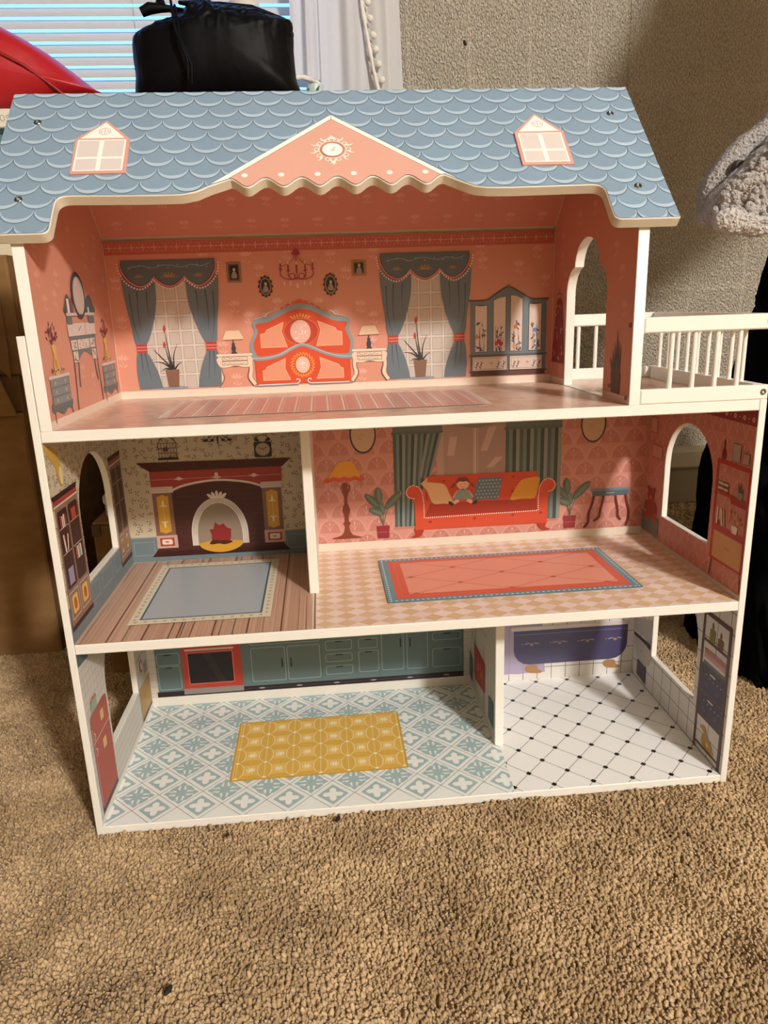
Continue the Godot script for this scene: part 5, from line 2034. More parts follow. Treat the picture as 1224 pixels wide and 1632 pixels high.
func print_bathroom(b: Dictionary) -> void:
	var back: Node = b.back_low
	var f := Frame.new(Vector3(SIDE, F0, -0.2183), Vector3.RIGHT, Vector3.UP, Vector3.BACK)
	var p := Art.new(f, 0.05)
	p.rect("ddd8d2", 405.0, 0, 606.8, 178)
	p.hold = true
	p.next()
	for k in 12:
		p.line("3a3538", 0.7, [408.9 + 18.3 * k, 0, 408.9 + 18.3 * k, 178])
	for k in 9:
		p.line("3a3538", 0.7, [405, 16.4 + 21.3 * k, 606.8, 16.4 + 21.3 * k])
	print_part(p, "tile_paper", back, "white tiled bathroom wall with dark joints")
	var s := Art.new(f, 0.4)
	s.poly("a79db5", [405, 9.5, 414, 8.6, 424, 9.6, 434, 8.6, 446, 9.8, 458, 8.8, 470, 9.6, 482, 8.6, 492, 9.8, 488, 60, 486, 100, 405, 100])
	s.hold = true
	s.next()
	for k in 5:
		s.line("8e83a3", 0.6, [408.9 + 18.3 * k, 9, 408.9 + 18.3 * k, 100])
	print_part(s, "printed_shower_curtain", back, "lavender shower curtain")
	var t := Art.new(f, 0.6)
	for u in [476.0, 578.0]:
		t.blob("a87d52", [u - 8, 20, u + 4, 20, u + 7, 14, u + 12, 11.5, u + 10, 8.5, u - 4, 9.5, u - 10, 14], 3)
	t.soft("4a4668", 451, 21.4, 598, 72, 21)
	t.rect("4a4668", 451, 44, 598, 70)
	t.dots("8f8aa4", 0.7, [453, 63, 597, 63], 1.9, false, 5)
	for k in 4:
		var u := 474.0 + 36.0 * k
		t.ell("a37f62", u, 49, 2.4, 2.0, 0, 8)
		t.ell("8f8aa4", u - 6, 50.5, 4.0, 0.9, 0.2, 8)
		t.ell("8f8aa4", u + 6, 50.5, 4.0, 0.9, -0.2, 8)
		t.ell("a37f62", u - 12, 50, 1.0, 1.0, 0, 6)
	t.soft("cfc6c2", 447.4, 68.4, 601, 73.6, 2.0)
	print_part(t, "printed_bathtub", back, "deep violet bathtub on clawed feet")
	# right wall
	var rf := Frame.new(Vector3(WIDE - SIDE, F0, 0), Vector3.FORWARD, Vector3.UP, Vector3.LEFT)
	var rw: Node = b.side_right
	var q := Art.new(rf, 0.05)
	q.clips = free_of(loop_of([0.6, 0, 217.8, 0, 217.8, 178.5, 0.6, 178.5]), window_hole(65.5, 168, 48, 112))
	q.rect("d8d3ce", 0, 0, 220, 180)
	q.hold = true
	q.next()
	for k in 11:
		q.line("34302f", 0.8, [8.4 + 21.4 * k, 0, 8.4 + 21.4 * k, 180])
	for k in 9:
		q.line("34302f", 0.8, [0, 0.4 + 21.65 * k, 220, 0.4 + 21.65 * k])
	print_part(q, "tile_paper", rw, "white tiled bathroom wall around a window")
	var u := Art.new(rf, 0.4)
	var wood := "5c3b30"
	u.rect("d8d3ce", 6, 5, 54, 153)
	u.hold = true
	u.next()
	u.line("34302f", 0.8, [29.8, 5, 29.8, 153])
	u.line("34302f", 0.8, [6, 22, 54, 22])
	u.line("34302f", 0.8, [6, 130.3, 54, 130.3])
	u.hold = false
	u.next()
	u.lift()
	for v in [[153, 158], [124.5, 128.0], [97.5, 100.0], [68, 71], [39.6, 43], [6.5, 9.5]]:
		u.rect(wood, 5, v[0], 56, v[1])
	u.rect(wood, 52.6, 0.5, 57, 158)
	u.rect(wood, 4.6, 0.5, 9, 158)
	for v in [[71, 97.5], [43, 68]]:
		u.rect("3f3a56", 9, v[0], 52.6, v[1])
		u.rect("e2dbd6", 25.5, v[1] - 5.2, 36, v[1] - 3.4)
		u.dots("e2dbd6", 0.8, [14, v[1] - 9, 30, v[1] - 9.6, 48, v[1] - 6.6], 7.2, false, 6)
		u.ell("5d4a62", 42, v[0] + 8, 4, 2.4, 0.4, 9)
		u.ell("5d4a62", 20, v[0] + 8, 4, 2.4, -0.4, 9)
	print_part(u, "printed_shelf_unit", rw, "tall brown bathroom shelves with violet drawers")
	var c := Art.new(rf, 0.75)
	c.rect("857a34", 32.6, 128, 43, 141.6)
	c.rect("77572f", 17, 128, 27.4, 138.2)
	c.blob("6a4a34", [38, 142, 40, 145, 38.4, 150, 36.4, 145], 3)
	c.blob("6a4a34", [22.4, 138.6, 24.4, 141, 22.6, 146, 20.6, 141], 3)
	print_part(c, "printed_candles", rw, "two printed candles")
	var o := Art.new(rf, 0.75)
	for g in [[112.5, 117.6, "b5746a"], [107.6, 112.5, "c79a92"], [104.2, 107.6, "e0d6d0"], [100.2, 104.2, "5f7072"]]:
		o.rect(g[2], 9.4, g[0], 49.5, g[1])
	print_part(o, "printed_towels", rw, "folded printed towels")
	var d := Art.new(rf, 0.75)
	d.blob("b58a3c", [42, 28, 41.6, 31.6, 37, 33, 33, 30, 31.5, 25, 25, 22.5, 17, 13.5, 18, 10.4, 33, 9.8, 40.5, 13, 41, 20, 37.6, 25], 3)
	d.ell("d9c08a", 29, 15.6, 3.0, 1.8, 0.4, 9)
	d.ell("a1602f", 43.4, 29.4, 1.9, 1.2, 0.5, 8)
	print_part(d, "printed_toy_duck", rw, "yellow toy duck")
	var g2 := Art.new(rf, 0.5)
	g2.poly("b9b2ac", [170.6, 93, 217.8, 76, 217.8, 62, 170.6, 62])
	g2.poly("4c4148", [170.6, 61, 217.8, 58, 217.8, 54, 170.6, 53.4])
	g2.blob("bdb6b0", [169.6, 53.4, 216, 53.4, 212, 40, 205, 30, 192, 26.6, 178, 28.4, 170, 40], 3)
	g2.poly("4a4156", [204, 27, 179, 26, 178, 3.6, 204, 6.5])
	g2.ell("8a827e", 195, 41, 1.6, 1.2, 0, 8)
	print_part(g2, "printed_basin", rw, "grey wash basin on a violet stand")
	# floor
	var ff := Frame.new(Vector3(SIDE, F0, 0), Vector3.RIGHT, Vector3.FORWARD, Vector3.UP)
	var fl := Art.new(ff, 0.03)
	fl.clips = [loop_of([396.8, 0.8, 606.8, 0.8, 606.8, 217.8, 396.2, 217.8, 400.8, 80])]
	fl.rect("faf9f7", 390, 0, 610, 220)
	fl.hold = true
	fl.next()
	for k in range(-6, 8):
		fl.line("55504e", 0.55, [438.3 + 40.3 * k - 20, 7.7 - 20.4, 438.3 + 40.3 * k + 230, 7.7 + 232.5])
		fl.line("55504e", 0.55, [438.3 + 40.3 * k + 20, 7.7 - 20.4, 438.3 + 40.3 * k - 230, 7.7 + 232.5])
	fl.lift()
	for i in range(-2, 11):
		for j in range(-1, 12):
			if (i + j) % 2 == 0:
				var cu := 438.3 + 20.15 * i
				var cv := 7.7 + 20.35 * j
				fl.poly("17161a", [cu - 3.2, cv, cu, cv - 3.2, cu + 3.2, cv, cu, cv + 3.2])
	print_part(fl, "tile_floor_print", b.floor_low, "white printed bathroom tile floor with black diamonds", 0.28)


# ---------------------------------------------------------------- the room
const ROOM_L := -1.7
const ROOM_R := 2.6
const ROOM_F := 3.7
const ROOM_B := -1.05
const ROOM_H := 2.3


func struct(mesh: Mesh, called: String, m: Material, parent: Node = self, label := "") -> MeshInstance3D:
	var o := put(mesh, called, m, parent)
	if parent == self:
		tag(o, label, "", "", "structure")
	return o


func build_room() -> void:
	var carpet := mottled(paint("8a6a45", 0.95, 0.1).duplicate(), "9a7d57", "b89b72", 0.02)
	carpet.uv1_scale = Vector3(9, 9, 9)
	struct(boxed(Vector3(ROOM_L - 0.1, -0.1, ROOM_B - 0.1), Vector3(ROOM_R + 0.1, -0.0004, ROOM_F + 0.1), 0), "floor", carpet, self, "tan carpeted floor")
	struct(boxed(Vector3(ROOM_L - 0.1, ROOM_H, ROOM_B - 0.1), Vector3(ROOM_R + 0.1, ROOM_H + 0.1, ROOM_F + 0.1), 0), "ceiling", paint("a29f98", 0.9), self, "off white ceiling")
	# woven-look wallpaper
	var paper := mottled(paint("a08c70", 0.9, 0.15).duplicate(), "b8ab94", "f9f1e2", 0.05, 4)
	paper = relief(paper, 0.045, 0.8, Vector3(8.0, 5.0, 8.0), 4, FastNoiseLite.TYPE_SIMPLEX, 19)
	var st := fresh()
	# opening for the window: x -0.75 to 0.33, y 0.80 to 1.75
	box(st, Vector3(ROOM_L - 0.1, -0.1, ROOM_B - 0.1), Vector3(-0.75, ROOM_H + 0.1, ROOM_B - 0.004), 0)
	box(st, Vector3(0.33, -0.1, ROOM_B - 0.1), Vector3(ROOM_R + 0.1, ROOM_H + 0.1, ROOM_B - 0.004), 0)
	box(st, Vector3(-0.75, -0.1, ROOM_B - 0.1), Vector3(0.33, 0.80, ROOM_B - 0.004), 0)
	box(st, Vector3(-0.75, 1.75, ROOM_B - 0.1), Vector3(0.33, ROOM_H + 0.1, ROOM_B - 0.004), 0)
	var back := struct(st.commit(), "wall_back", paint("4f4433", 0.9), self, "beige wallpapered back wall")
	for g in [[ROOM_L - 0.05, -0.05, -0.75, 2.32], [0.33, -0.05, 0.9012, 2.32], [0.9024, -0.05, ROOM_R + 0.05, 2.32], [-0.75, -0.05, 0.33, 0.80], [-0.75, 1.75, 0.33, 2.32]]:
		put(boxed(Vector3(g[0], g[1], ROOM_B - 0.003), Vector3(g[2], g[3], ROOM_B), 0.0004), "wallpaper_panel", paper, back)
	var fly := fresh()
	tube(fly, [Vector3(0.5575, 0.984, ROOM_B + 0.001), Vector3(0.559, 0.979, ROOM_B + 0.002), Vector3(0.5615, 0.974, ROOM_B + 0.001)], [0.0014, 0.0030, 0.0016], 7)
	tag(put(fly.commit(), "dark_mark", paint("1d1915", 0.7), back), "small dark mark on the wallpaper")
	var panelling := mottled(paint("8f7f68", 0.7).duplicate(), "85765f", "98886f", 0.02)
	struct(boxed(Vector3(ROOM_L - 0.1, -0.1, ROOM_B), Vector3(ROOM_L, ROOM_H + 0.1, ROOM_F), 0), "wall_left", panelling, self, "brown panelled left wall")
	struct(boxed(Vector3(ROOM_R, -0.1, ROOM_B), Vector3(ROOM_R + 0.1, ROOM_H + 0.1, ROOM_F), 0), "wall_right", panelling, self, "brown panelled right wall")
	struct(boxed(Vector3(ROOM_L - 0.1, -0.1, ROOM_F), Vector3(ROOM_R + 0.1, ROOM_H + 0.1, ROOM_F + 0.1), 0), "wall_front", panelling, self, "brown panelled wall behind the viewer")
	# pale ledge and skirting along the foot of the back wall
	struct(boxed(Vector3(ROOM_L, 0.0, ROOM_B), Vector3(ROOM_R, 0.088, -1.012), 0.002), "baseboard_back", paint("8f8468", 0.6), self, "tan baseboard along the back wall")
	struct(boxed(Vector3(ROOM_L, 0.086, ROOM_B), Vector3(ROOM_R, 0.131, -0.998), 0.006), "trim_1", paint("bdb198", 0.5), self, "pale ledge above the back baseboard")
	# window frame and glass
	var w := base("window_1", "", "")
	w.set_meta("kind", "structure")
	w.set_meta("label", "bright window behind horizontal white blinds")
	var fr := fresh()
	for g in [[-0.77, 0.78, -0.72, 1.77], [0.30, 0.78, 0.35, 1.77], [-0.77, 1.72, 0.35, 1.77], [-0.77, 0.78, 0.35, 0.82]]:
		box(fr, Vector3(g[0], g[1], -1.055), Vector3(g[2], g[3], -1.043), 0.002)
	put(fr.commit(), "window_frame", paint("e8e6e0", 0.4), w)
	var glass := StandardMaterial3D.new()
	glass.transparency = BaseMaterial3D.TRANSPARENCY_ALPHA
	glass.albedo_color = Color(1, 1, 1, 0.04)
	glass.roughness = 0.0
	put(boxed(Vector3(-0.72, 0.82, -1.10), Vector3(0.30, 1.72, -1.096), 0), "pane", glass, w)
	# the blind
	var bl := base("window_blind", "white horizontal slatted blind lowered across the bright window", "blind", Vector3(0, 0, -1.018))
	var vinyl := paint("e6e2dc", 0.45).duplicate() as StandardMaterial3D
	vinyl.backlight_enabled = true
	vinyl.backlight = Color(0.8, 0.77, 0.74)
	var sl := fresh()
	var half := 0.0125
	var tilt := deg_to_rad(52)
	for k in 6:
		var a := Vector2(cos(tilt), sin(tilt)) * half * (k / 3.0 - 1.0)
		var c := Vector2(cos(tilt), sin(tilt)) * half * ((k + 1) / 3.0 - 1.0)
		var la := 0.0018 * (1.0 - pow(k / 3.0 - 1.0, 2))
		var lc := 0.0018 * (1.0 - pow((k + 1) / 3.0 - 1.0, 2))
		var n := Vector2(-sin(tilt), cos(tilt))
		var p := a + n * la
		var q := c + n * lc
		for side in [0.0, 0.0006]:
			var z0 = p - n * side
			var z1 = q - n * side
			quad(sl, Vector3(-0.74, z0.y, -z0.x), Vector3(0.335, z0.y, -z0.x), Vector3(0.335, z1.y, -z1.x), Vector3(-0.74, z1.y, -z1.x), Vector3(0, n.y, -n.x) * (1.0 if side == 0.0 else -1.0))
	var slat := sl.commit()
	for k in 43:
		put(slat, "slat", vinyl, bl).position = Vector3(0, 0.841 + 0.0205 * k, 0)
	for x in [-0.08, -0.55]:
		var cord := fresh()
		tube(cord, [Vector3(x, 0.82, 0.009), Vector3(x, 1.73, 0.009)], [0.0006, 0.0006], 6)
		put(cord.commit(), "ladder_cord", paint("c9c6c0", 0.8), bl)
	put(boxed(Vector3(-0.745, 1.722, -0.018), Vector3(0.34, 1.76, 0.018), 0.002), "head_rail", paint("e8e6e0", 0.4), bl)


func build_lamp() -> void:
	var at := Vector3(1.7, 2.12, 2.8)
	var lamp := base("ceiling_lamp", "glowing frosted globe lamp on the ceiling behind the viewer", "lamp", at)
	var st := fresh()
	lathe(st, Vector3(0, 0.145, 0), [0.0, 0.035, 0.11, 0.035, 0.11, 0.02, 0.06, 0.0, 0.0, 0.0], 32)
	put(st.commit(), "ceiling_rose", paint("d8d4ca", 0.4), lamp)
	var globe := SphereMesh.new()
	globe.radius = 0.16
	globe.height = 0.32
	var glow := StandardMaterial3D.new()
	glow.albedo_color = Color("fff2dc")
	glow.emission_enabled = true
	glow.emission = Color(1.0, 0.94, 0.86)
	glow.emission_energy_multiplier = 2.0
	put(globe, "glowing_globe", glow, lamp)
	var light := OmniLight3D.new()
	light.name = "lamp_light"
	light.light_color = LAMP_COLOUR
	light.light_energy = LAMP_ENERGY
	light.light_size = 0.15
	light.omni_range = 9.0
	light.omni_attenuation = 2.0
	light.shadow_enabled = true
	lamp.add_child(light)


# ---------------------------------------------------------------- carpet pile: curled yarn tufts
func build_carpet() -> void:
	rng.seed = 2024
	var tuft_mats := []
	for v in 3:
		var st := fresh()
		var sides := 6
		var pts := []
		var rad := []
		var bend := 0.0003 + 0.0004 * v
		for k in 6:
			var t := k / 5.0
			pts.append(Vector3(sin(t * 2.2 + v) * bend - sin(v) * bend, t * 0.0064 - 0.003, cos(t * 2.4 + v) * bend - cos(v) * bend))
			rad.append([0.0012, 0.0014, 0.00165, 0.0018, 0.0016, 0.0008][k])
		tube(st, pts, rad, sides)
		st.index()
		tuft_mats.append(st.commit())
	var n := FastNoiseLite.new()
	n.seed = 5
	n.frequency = 9.0
	n.fractal_octaves = 2
	var fibre := ink(0.85, 0.25).duplicate() as StandardMaterial3D
	fibre.rim_enabled = true
	fibre.rim = 0.25
	fibre.rim_tint = 0.7
	# denser near the viewer, over everything the view could plausibly take in
	var zones := [[-0.75, 1.25, -0.45, 0.42, 0.00235], [-1.1, 1.9, -1.0, -0.45, 0.0055], [-1.1, -0.75, -0.45, 0.42, 0.0065], [1.25, 1.9, -0.45, 0.42, 0.0065]]
	var at := [[], [], []]
	for z in zones:
		var x: float = z[0]
		while x < z[1]:
			var d: float = z[2]
			while d < z[3]:
				var p := Vector3(x + rng.randf_range(-0.5, 0.5) * z[4], 0.0, d + rng.randf_range(-0.5, 0.5) * z[4])
				d += z[4]
				if p.x > -0.004 and p.x < 0.624 and p.z > -0.226 and p.z < 0.003:
					continue
				var big: float = z[4] / 0.00235
				var m := n.get_noise_2d(p.x, p.z)
				p.y = 0.0012 * m + rng.randf_range(-0.0008, 0.0006)
				var lean := Vector3(n.get_noise_2d(p.x * 1.7 + 9.0, p.z * 1.7) * 0.7 + rng.randfn(0, 0.22), 1.0, n.get_noise_2d(p.x * 1.7, p.z * 1.7 + 5.0) * 0.7 + rng.randfn(0, 0.22)).normalized()
				var b := Basis(Quaternion(Vector3.UP, lean)) * Basis(Vector3.UP, rng.randf() * TAU)
				var s := rng.randf_range(0.8, 1.25)
				b = b.scaled_local(Vector3(s * lerpf(1.0, big, 0.8), s * rng.randf_range(0.8, 1.15), s * lerpf(1.0, big, 0.8)))
				var c := Color("cdb18a").srgb_to_linear().lerp(Color("a08561").srgb_to_linear(), clampf(0.45 + m * 0.6 + rng.randfn(0, 0.22), 0.0, 1.0))
				at[rng.randi() % 3].append([Transform3D(b, p), c])
			x += z[4]
	for v in 3:
		var mm := MultiMesh.new()
		mm.transform_format = MultiMesh.TRANSFORM_3D
		mm.use_colors = true
		mm.mesh = tuft_mats[v]
		mm.instance_count = at[v].size()
		for i in at[v].size():
			mm.set_instance_transform(i, at[v][i][0])
			mm.set_instance_color(i, at[v][i][1])
		var o := MultiMeshInstance3D.new()
		o.name = numbered(self, "carpet_pile")
		o.multimesh = mm
		o.material_override = fibre
		add_child(o, true)
		tag(o, "short tan twisted carpet pile covering the floor", "carpet", "tan carpet pile", "stuff")
	# crumbs
	var crumbs := [[0.226, 0.018, 0.0030, "small dark crumb lying on the carpet just in front of the kitchen"], [0.124, 0.026, 0.0020, "tiny dark crumb on the carpet left of the larger one before the kitchen"], [0.100, 0.186, 0.0032, "black crumb lying on the carpet far in front of the dollhouse, lower left"], [0.569, 0.114, 0.0014, "tiny pale crumb on the carpet in front of the bathroom"]]
	for c in crumbs:
		var st := fresh()
		var p := Vector3(c[0], 0.0068, c[1])
		var r: float = c[2]
		tube(st, [p, p + Vector3(r * 0.8, r * 0.4, -r * 1.0), p + Vector3(r * 1.1, 0.2 * r, -r * 2.2)], [r * 0.3, r * 0.75, r * 0.35], 7)
		var o := put(st.commit(), "carpet_crumb", paint("1c1a18" if r > 0.0015 else "e8e4da", 0.6))
		tag(o, c[3], "crumb")


# ---------------------------------------------------------------- things around the dollhouse
func cardboard(hex: String) -> StandardMaterial3D:
	var m := mottled(paint(hex, 0.85, 0.2).duplicate(), Color(hex).darkened(0.08).to_html(false), Color(hex).lightened(0.05).to_html(false), 0.01)
	m.uv1_scale = Vector3(3, 6, 3)
	return m


func build_boxes() -> void:
	var kraft := cardboard("8d6a42")
	var inside := cardboard("7a5a38")
	# tall open carton at the left
	var t := base("cardboard_box", "tall brown cardboard box on the carpet left of the dollhouse", "box", Vector3(-0.44, 0, -0.62))
	put(boxed(Vector3(-0.275, 0, -0.2), Vector3(0.275, 0.352, 0.212), 0.0025), "box_body", kraft, t)
	put(boxed(Vector3(-0.271, 0.352, -0.196), Vector3(0.274, 0.40, 0.203), 0.002), "box_rim", inside, t)
	put(boxed(Vector3(-0.262, 0.40, -0.19), Vector3(0.281, 0.553, 0.2), 0.003), "inner_box", kraft, t)
	var f := Frame.new(t.transform.affine_inverse() * Vector3(-0.166, 0.348, -0.399), Vector3.RIGHT, Vector3.UP, Vector3(0, 0.06, 1))
	put(board(f, loop_of([-300, 2, -2, 2, -20, 62, -45, 84, -300, 150]), [], 4.0, 0.6, 3.0), "folded_flap", kraft, t)
	put(board(f, loop_of([-16, 66, -2, 50, 1, 90, 0, 202, -6, 203]), [], 3.0, 0.5, 2.5), "folded_flap", inside, t)
	# low carton behind the house
	var low := base("cardboard_box", "low closed brown carton seen through the left windows of the dollhouse", "box", Vector3(0.1, 0, -0.46))
	put(boxed(Vector3(-0.171, 0, -0.14), Vector3(0.15, 0.212, 0.132), 0.003), "box_body", cardboard("866540"), low)
	put(boxed(Vector3(-0.171, 0.2125, -0.14), Vector3(0.15, 0.216, 0.13), 0.0015), "lid_flap", cardboard("9a7a52"), low)
	put(boxed(Vector3(-0.1712, 0.199, 0.131), Vector3(-0.160, 0.2135, 0.1345), 0.001), "packing_tape", paint("5a4630", 0.3), low)
	# ribbed white tub on it
	var tub := base("white_tub", "ribbed white tub on the low carton, glimpsed through the left window", "tub", Vector3(0.006, 0.216, -0.375))
	var st := fresh()
	lathe(st, Vector3.ZERO, [0.0, 0, 0.066, 0.0, 0.068, 0.0055, 0.064, 0.0065, 0.064, 0.0095, 0.068, 0.0105, 0.068, 0.016, 0.064, 0.017, 0.064, 0.020, 0.07, 0.0215, 0.07, 0.027, 0.066, 0.0285, 0.0, 0.0285], 40)
	put(st.commit(), "tub_body", paint("e6e2da", 0.4), tub)
	# the tall carton that carries the black bag, hidden from the front by the dollhouse
	var prop := base("cardboard_box", "tall plain brown carton behind the dollhouse, under the black bag", "box", Vector3(0.09, 0, -0.80))
	put(boxed(Vector3(-0.17, 0, -0.17), Vector3(0.182, 0.7795, 0.155), 0.003), "box_body", kraft, prop)


func build_printed_carton() -> void:
	var c := base("printed_carton", "white and teal printed carton on the tall cardboard box, left of the roof", "carton", Vector3(-0.35, 0.5535, -0.60))
	put(boxed(Vector3(-0.15, 0, -0.12), Vector3(0.226, 0.168, 0.13), 0.002), "carton_body", paint("4f7a80", 0.45), c)
	put(boxed(Vector3(-0.151, 0.1565, -0.121), Vector3(0.227, 0.179, 0.131), 0.0015), "white_band", paint("e3ddd0", 0.5), c)
	put(boxed(Vector3(-0.151, 0.149, -0.121), Vector3(0.227, 0.1562, 0.131), 0.001), "dark_band", paint("2c3638", 0.5), c)
	put(boxed(Vector3(-0.1515, 0.0, -0.1215), Vector3(0.2275, 0.021, 0.1315), 0.0015), "cream_edge", paint("ddd2b8", 0.5), c)
	var letters := TextMesh.new()
	var font := SystemFont.new()
	font.font_names = PackedStringArray(["Droid Sans"])
	letters.font = font
	letters.text = "OST"
	letters.font_size = 16
	letters.pixel_size = 0.00062
	letters.depth = 0.0004
	letters.horizontal_alignment = HORIZONTAL_ALIGNMENT_RIGHT
	var word := put(letters, "printed_word", paint("a39c90", 0.6), c)
	word.position = Vector3(0.211, 0.1675, 0.1312)


func build_red_bag() -> void:
	var r := base("red_bag", "smooth red bag with a sloping seamed top, left of the roof ridge", "bag", Vector3(-0.35, 0.7395, -0.56))
	var n := FastNoiseLite.new()
	n.seed = 4
	n.frequency = 6.0
	var soft := func(p: Vector3, _o: Vector3, _s: float, _a: float) -> float: return n.get_noise_3dv(p) * 0.004
	var red := paint("b01822", 0.42)
	put(soft_body([-0.16, 0.0, 0.10, -0.004, 0.22, 0.004, 0.309, 0.021, 0.303, 0.028, 0.256, 0.066, 0.205, 0.096, 0.16, 0.116, 0.05, 0.150, -0.12, 0.16, -0.17, 0.08], Vector3(0.06, 0.07, 0.0), 0.075, 0.5, soft, 140, 60), "bag_body", red, r)
	var st := fresh()
	var path := []
	for q in [[0.02, 0.096, 0.0755], [0.12, 0.082, 0.0755], [0.19, 0.0655, 0.0735], [0.225, 0.048, 0.0705], [0.255, 0.026, 0.064], [0.27, 0.014, 0.056]]:
		path.append(Vector3(q[0], q[1], q[2]))
	tube(st, path, [0.002, 0.0022, 0.0022, 0.0022, 0.002, 0.0018], 8)
	put(st.commit(), "seam", paint("8c1019", 0.5), r)


func build_black_bag() -> void:
	var g := base("black_bag", "knotted black plastic bag bulging in front of the window blind", "bag", Vector3(0.1, 0.8, -0.8))
	var n := FastNoiseLite.new()
	n.seed = 9
	n.frequency = 11.0
	n.fractal_octaves = 3
	var c := Vector3(0.0, 0.075, 0.08)
	var ripple := func(p: Vector3, _o: Vector3, s: float, a: float) -> float:
		var high := clampf((p.y - 0.055) / 0.06, 0.0, 1.0)
		var folds := sin(p.x * 120.0 + n.get_noise_3dv(p * 1.4) * 9.0 + a * 4.0) * 0.003 * high * high
		var crease := -absf(n.get_noise_3dv(Vector3(p.x * 1.6, p.y * 0.35, p.z * 1.6))) * 0.008 * (0.3 + high)
		return (folds + crease) * (0.25 + 0.75 * cos(a)) - 0.002
	var plastic := paint("08080b", 0.5, 0.25)
	put(soft_body([-0.122, -0.0165, -0.131, 0.036, -0.131, 0.076, -0.127, 0.086, -0.106, 0.098, -0.084, 0.107, -0.055, 0.117, -0.040, 0.128, -0.022, 0.135, 0.003, 0.131, 0.03, 0.126, 0.056, 0.121, 0.094, 0.115, 0.120, 0.106, 0.125, 0.100, 0.122, 0.070, 0.123, 0.026, 0.126, -0.0165, 0.0, -0.0175], c, 0.07, 0.75, ripple, 420, 150), "bag_body", plastic, g)
	# the knot and its ears
	var k := fresh()
	var spine := [Vector3(-0.045, 0.116, 0.10), Vector3(-0.062, 0.120, 0.104), Vector3(-0.078, 0.1205, 0.106), Vector3(-0.094, 0.1195, 0.108), Vector3(-0.107, 0.114, 0.108)]
	tube(k, spine, [0.006, 0.0045, 0.0065, 0.0085, 0.007], 10)
	tube(k, [Vector3(-0.075, 0.122, 0.106), Vector3(-0.078, 0.129, 0.104), Vector3(-0.076, 0.1345, 0.10)], [0.006, 0.007, 0.003], 9)
	put(k.commit(), "knot", plastic, g)
	k = fresh()
	for q in [[-0.042, 0.127, 0.02], [-0.026, 0.133, 0.035], [-0.010, 0.1325, 0.03], [0.008, 0.129, 0.04]]:
		tube(k, [Vector3(q[0] - 0.02, q[1] - 0.012, q[2] + 0.09), Vector3(q[0], q[1], q[2] + 0.05), Vector3(q[0] + 0.05, q[1] - 0.004, q[2] + 0.05), Vector3(q[0] + 0.10, q[1] - 0.017, q[2] + 0.045)], [0.003, 0.0055, 0.005, 0.002], 8)
	for q in [[-0.056, 0.117], [-0.051, 0.111]]:
		tube(k, [Vector3(q[0], q[1], 0.145), Vector3(q[0] + 0.006, q[1] - 0.045, 0.166), Vector3(q[0] + 0.020, q[1] - 0.085, 0.168), Vector3(q[0] + 0.018, q[1] - 0.11, 0.167)], [0.002, 0.0026, 0.0022, 0.001], 7)
	put(k.commit(), "gathered_folds", plastic, g)
	# ribbed white cap behind it
	var cap0 := base("white_jar", "white jar with a ribbed round lid showing above the black bag", "jar", Vector3(0.131, 0.782, -0.945))
	var st := fresh()
	lathe(st, Vector3.ZERO, [0.0, 0.0, 0.03, 0.0, 0.034, 0.02, 0.036, 0.188], 40)
	put(st.commit(), "jar_body", paint("dedbd6", 0.35), cap0)
	st = fresh()
	lathe(st, Vector3(0, 0.188, 0), [0.0355, 0.0, 0.0325, 0.014], 160, 34, 0.0007)
	put(st.commit(), "lid_ring", paint("c9c7c3", 0.35), cap0)
	st = fresh()
	lathe(st, Vector3(0, 0.202, 0), [0.0315, 0.0, 0.0305, 0.01, 0.027, 0.03, 0.02, 0.038, 0.0, 0.04], 36)
	put(st.commit(), "lid_top", paint("dedbd6", 0.35), cap0)


# a hanging cloth between two lists of x at the top and at the bottom
func cloth(st: SurfaceTool, xa: float, xb: float, ya: float, yb: float, bow_l: Callable, bow_r: Callable, z: float, waves: float, depth: float, phase: float, nu := 90, nv := 40) -> void:
	var grid := []
	for i in nu + 1:
		var row := []
		for j in nv + 1:
			var t := float(i) / nu
			var h := float(j) / nv
			var l: float = xa + bow_l.call(h)
			var r: float = xb + bow_r.call(h)
			row.append(Vector3(lerpf(l, r, t), lerpf(ya, yb, h), z + depth * sin(t * waves * TAU + phase + h * 0.7) + depth * 0.4 * sin(t * waves * 2.3 * TAU + h * 1.9)))
		grid.append(row)
	for side in [0.0, -0.0012]:
		for i in nu:
			for j in nv:
				var o := Vector3(0, 0, side)
				var n: Vector3 = (grid[i + 1][j] - grid[i][j]).cross(grid[i][j + 1] - grid[i][j]).normalized()
				n = n if (n.z > 0.0) == (side == 0.0) else -n
				var i2 := mini(i + 2, nu)
				var n2: Vector3 = (grid[i2][j] - grid[maxi(i2 - 1, 0)][j]).cross(grid[i][j + 1] - grid[i][j]).normalized()
				n2 = n2 if (n2.z > 0.0) == (side == 0.0) else -n2
				face(st, grid[i][j] + o, grid[i + 1][j] + o, grid[i + 1][j + 1] + o, n, n2, n2)
				face(st, grid[i][j] + o, grid[i + 1][j + 1] + o, grid[i][j + 1] + o, n, n2, n)


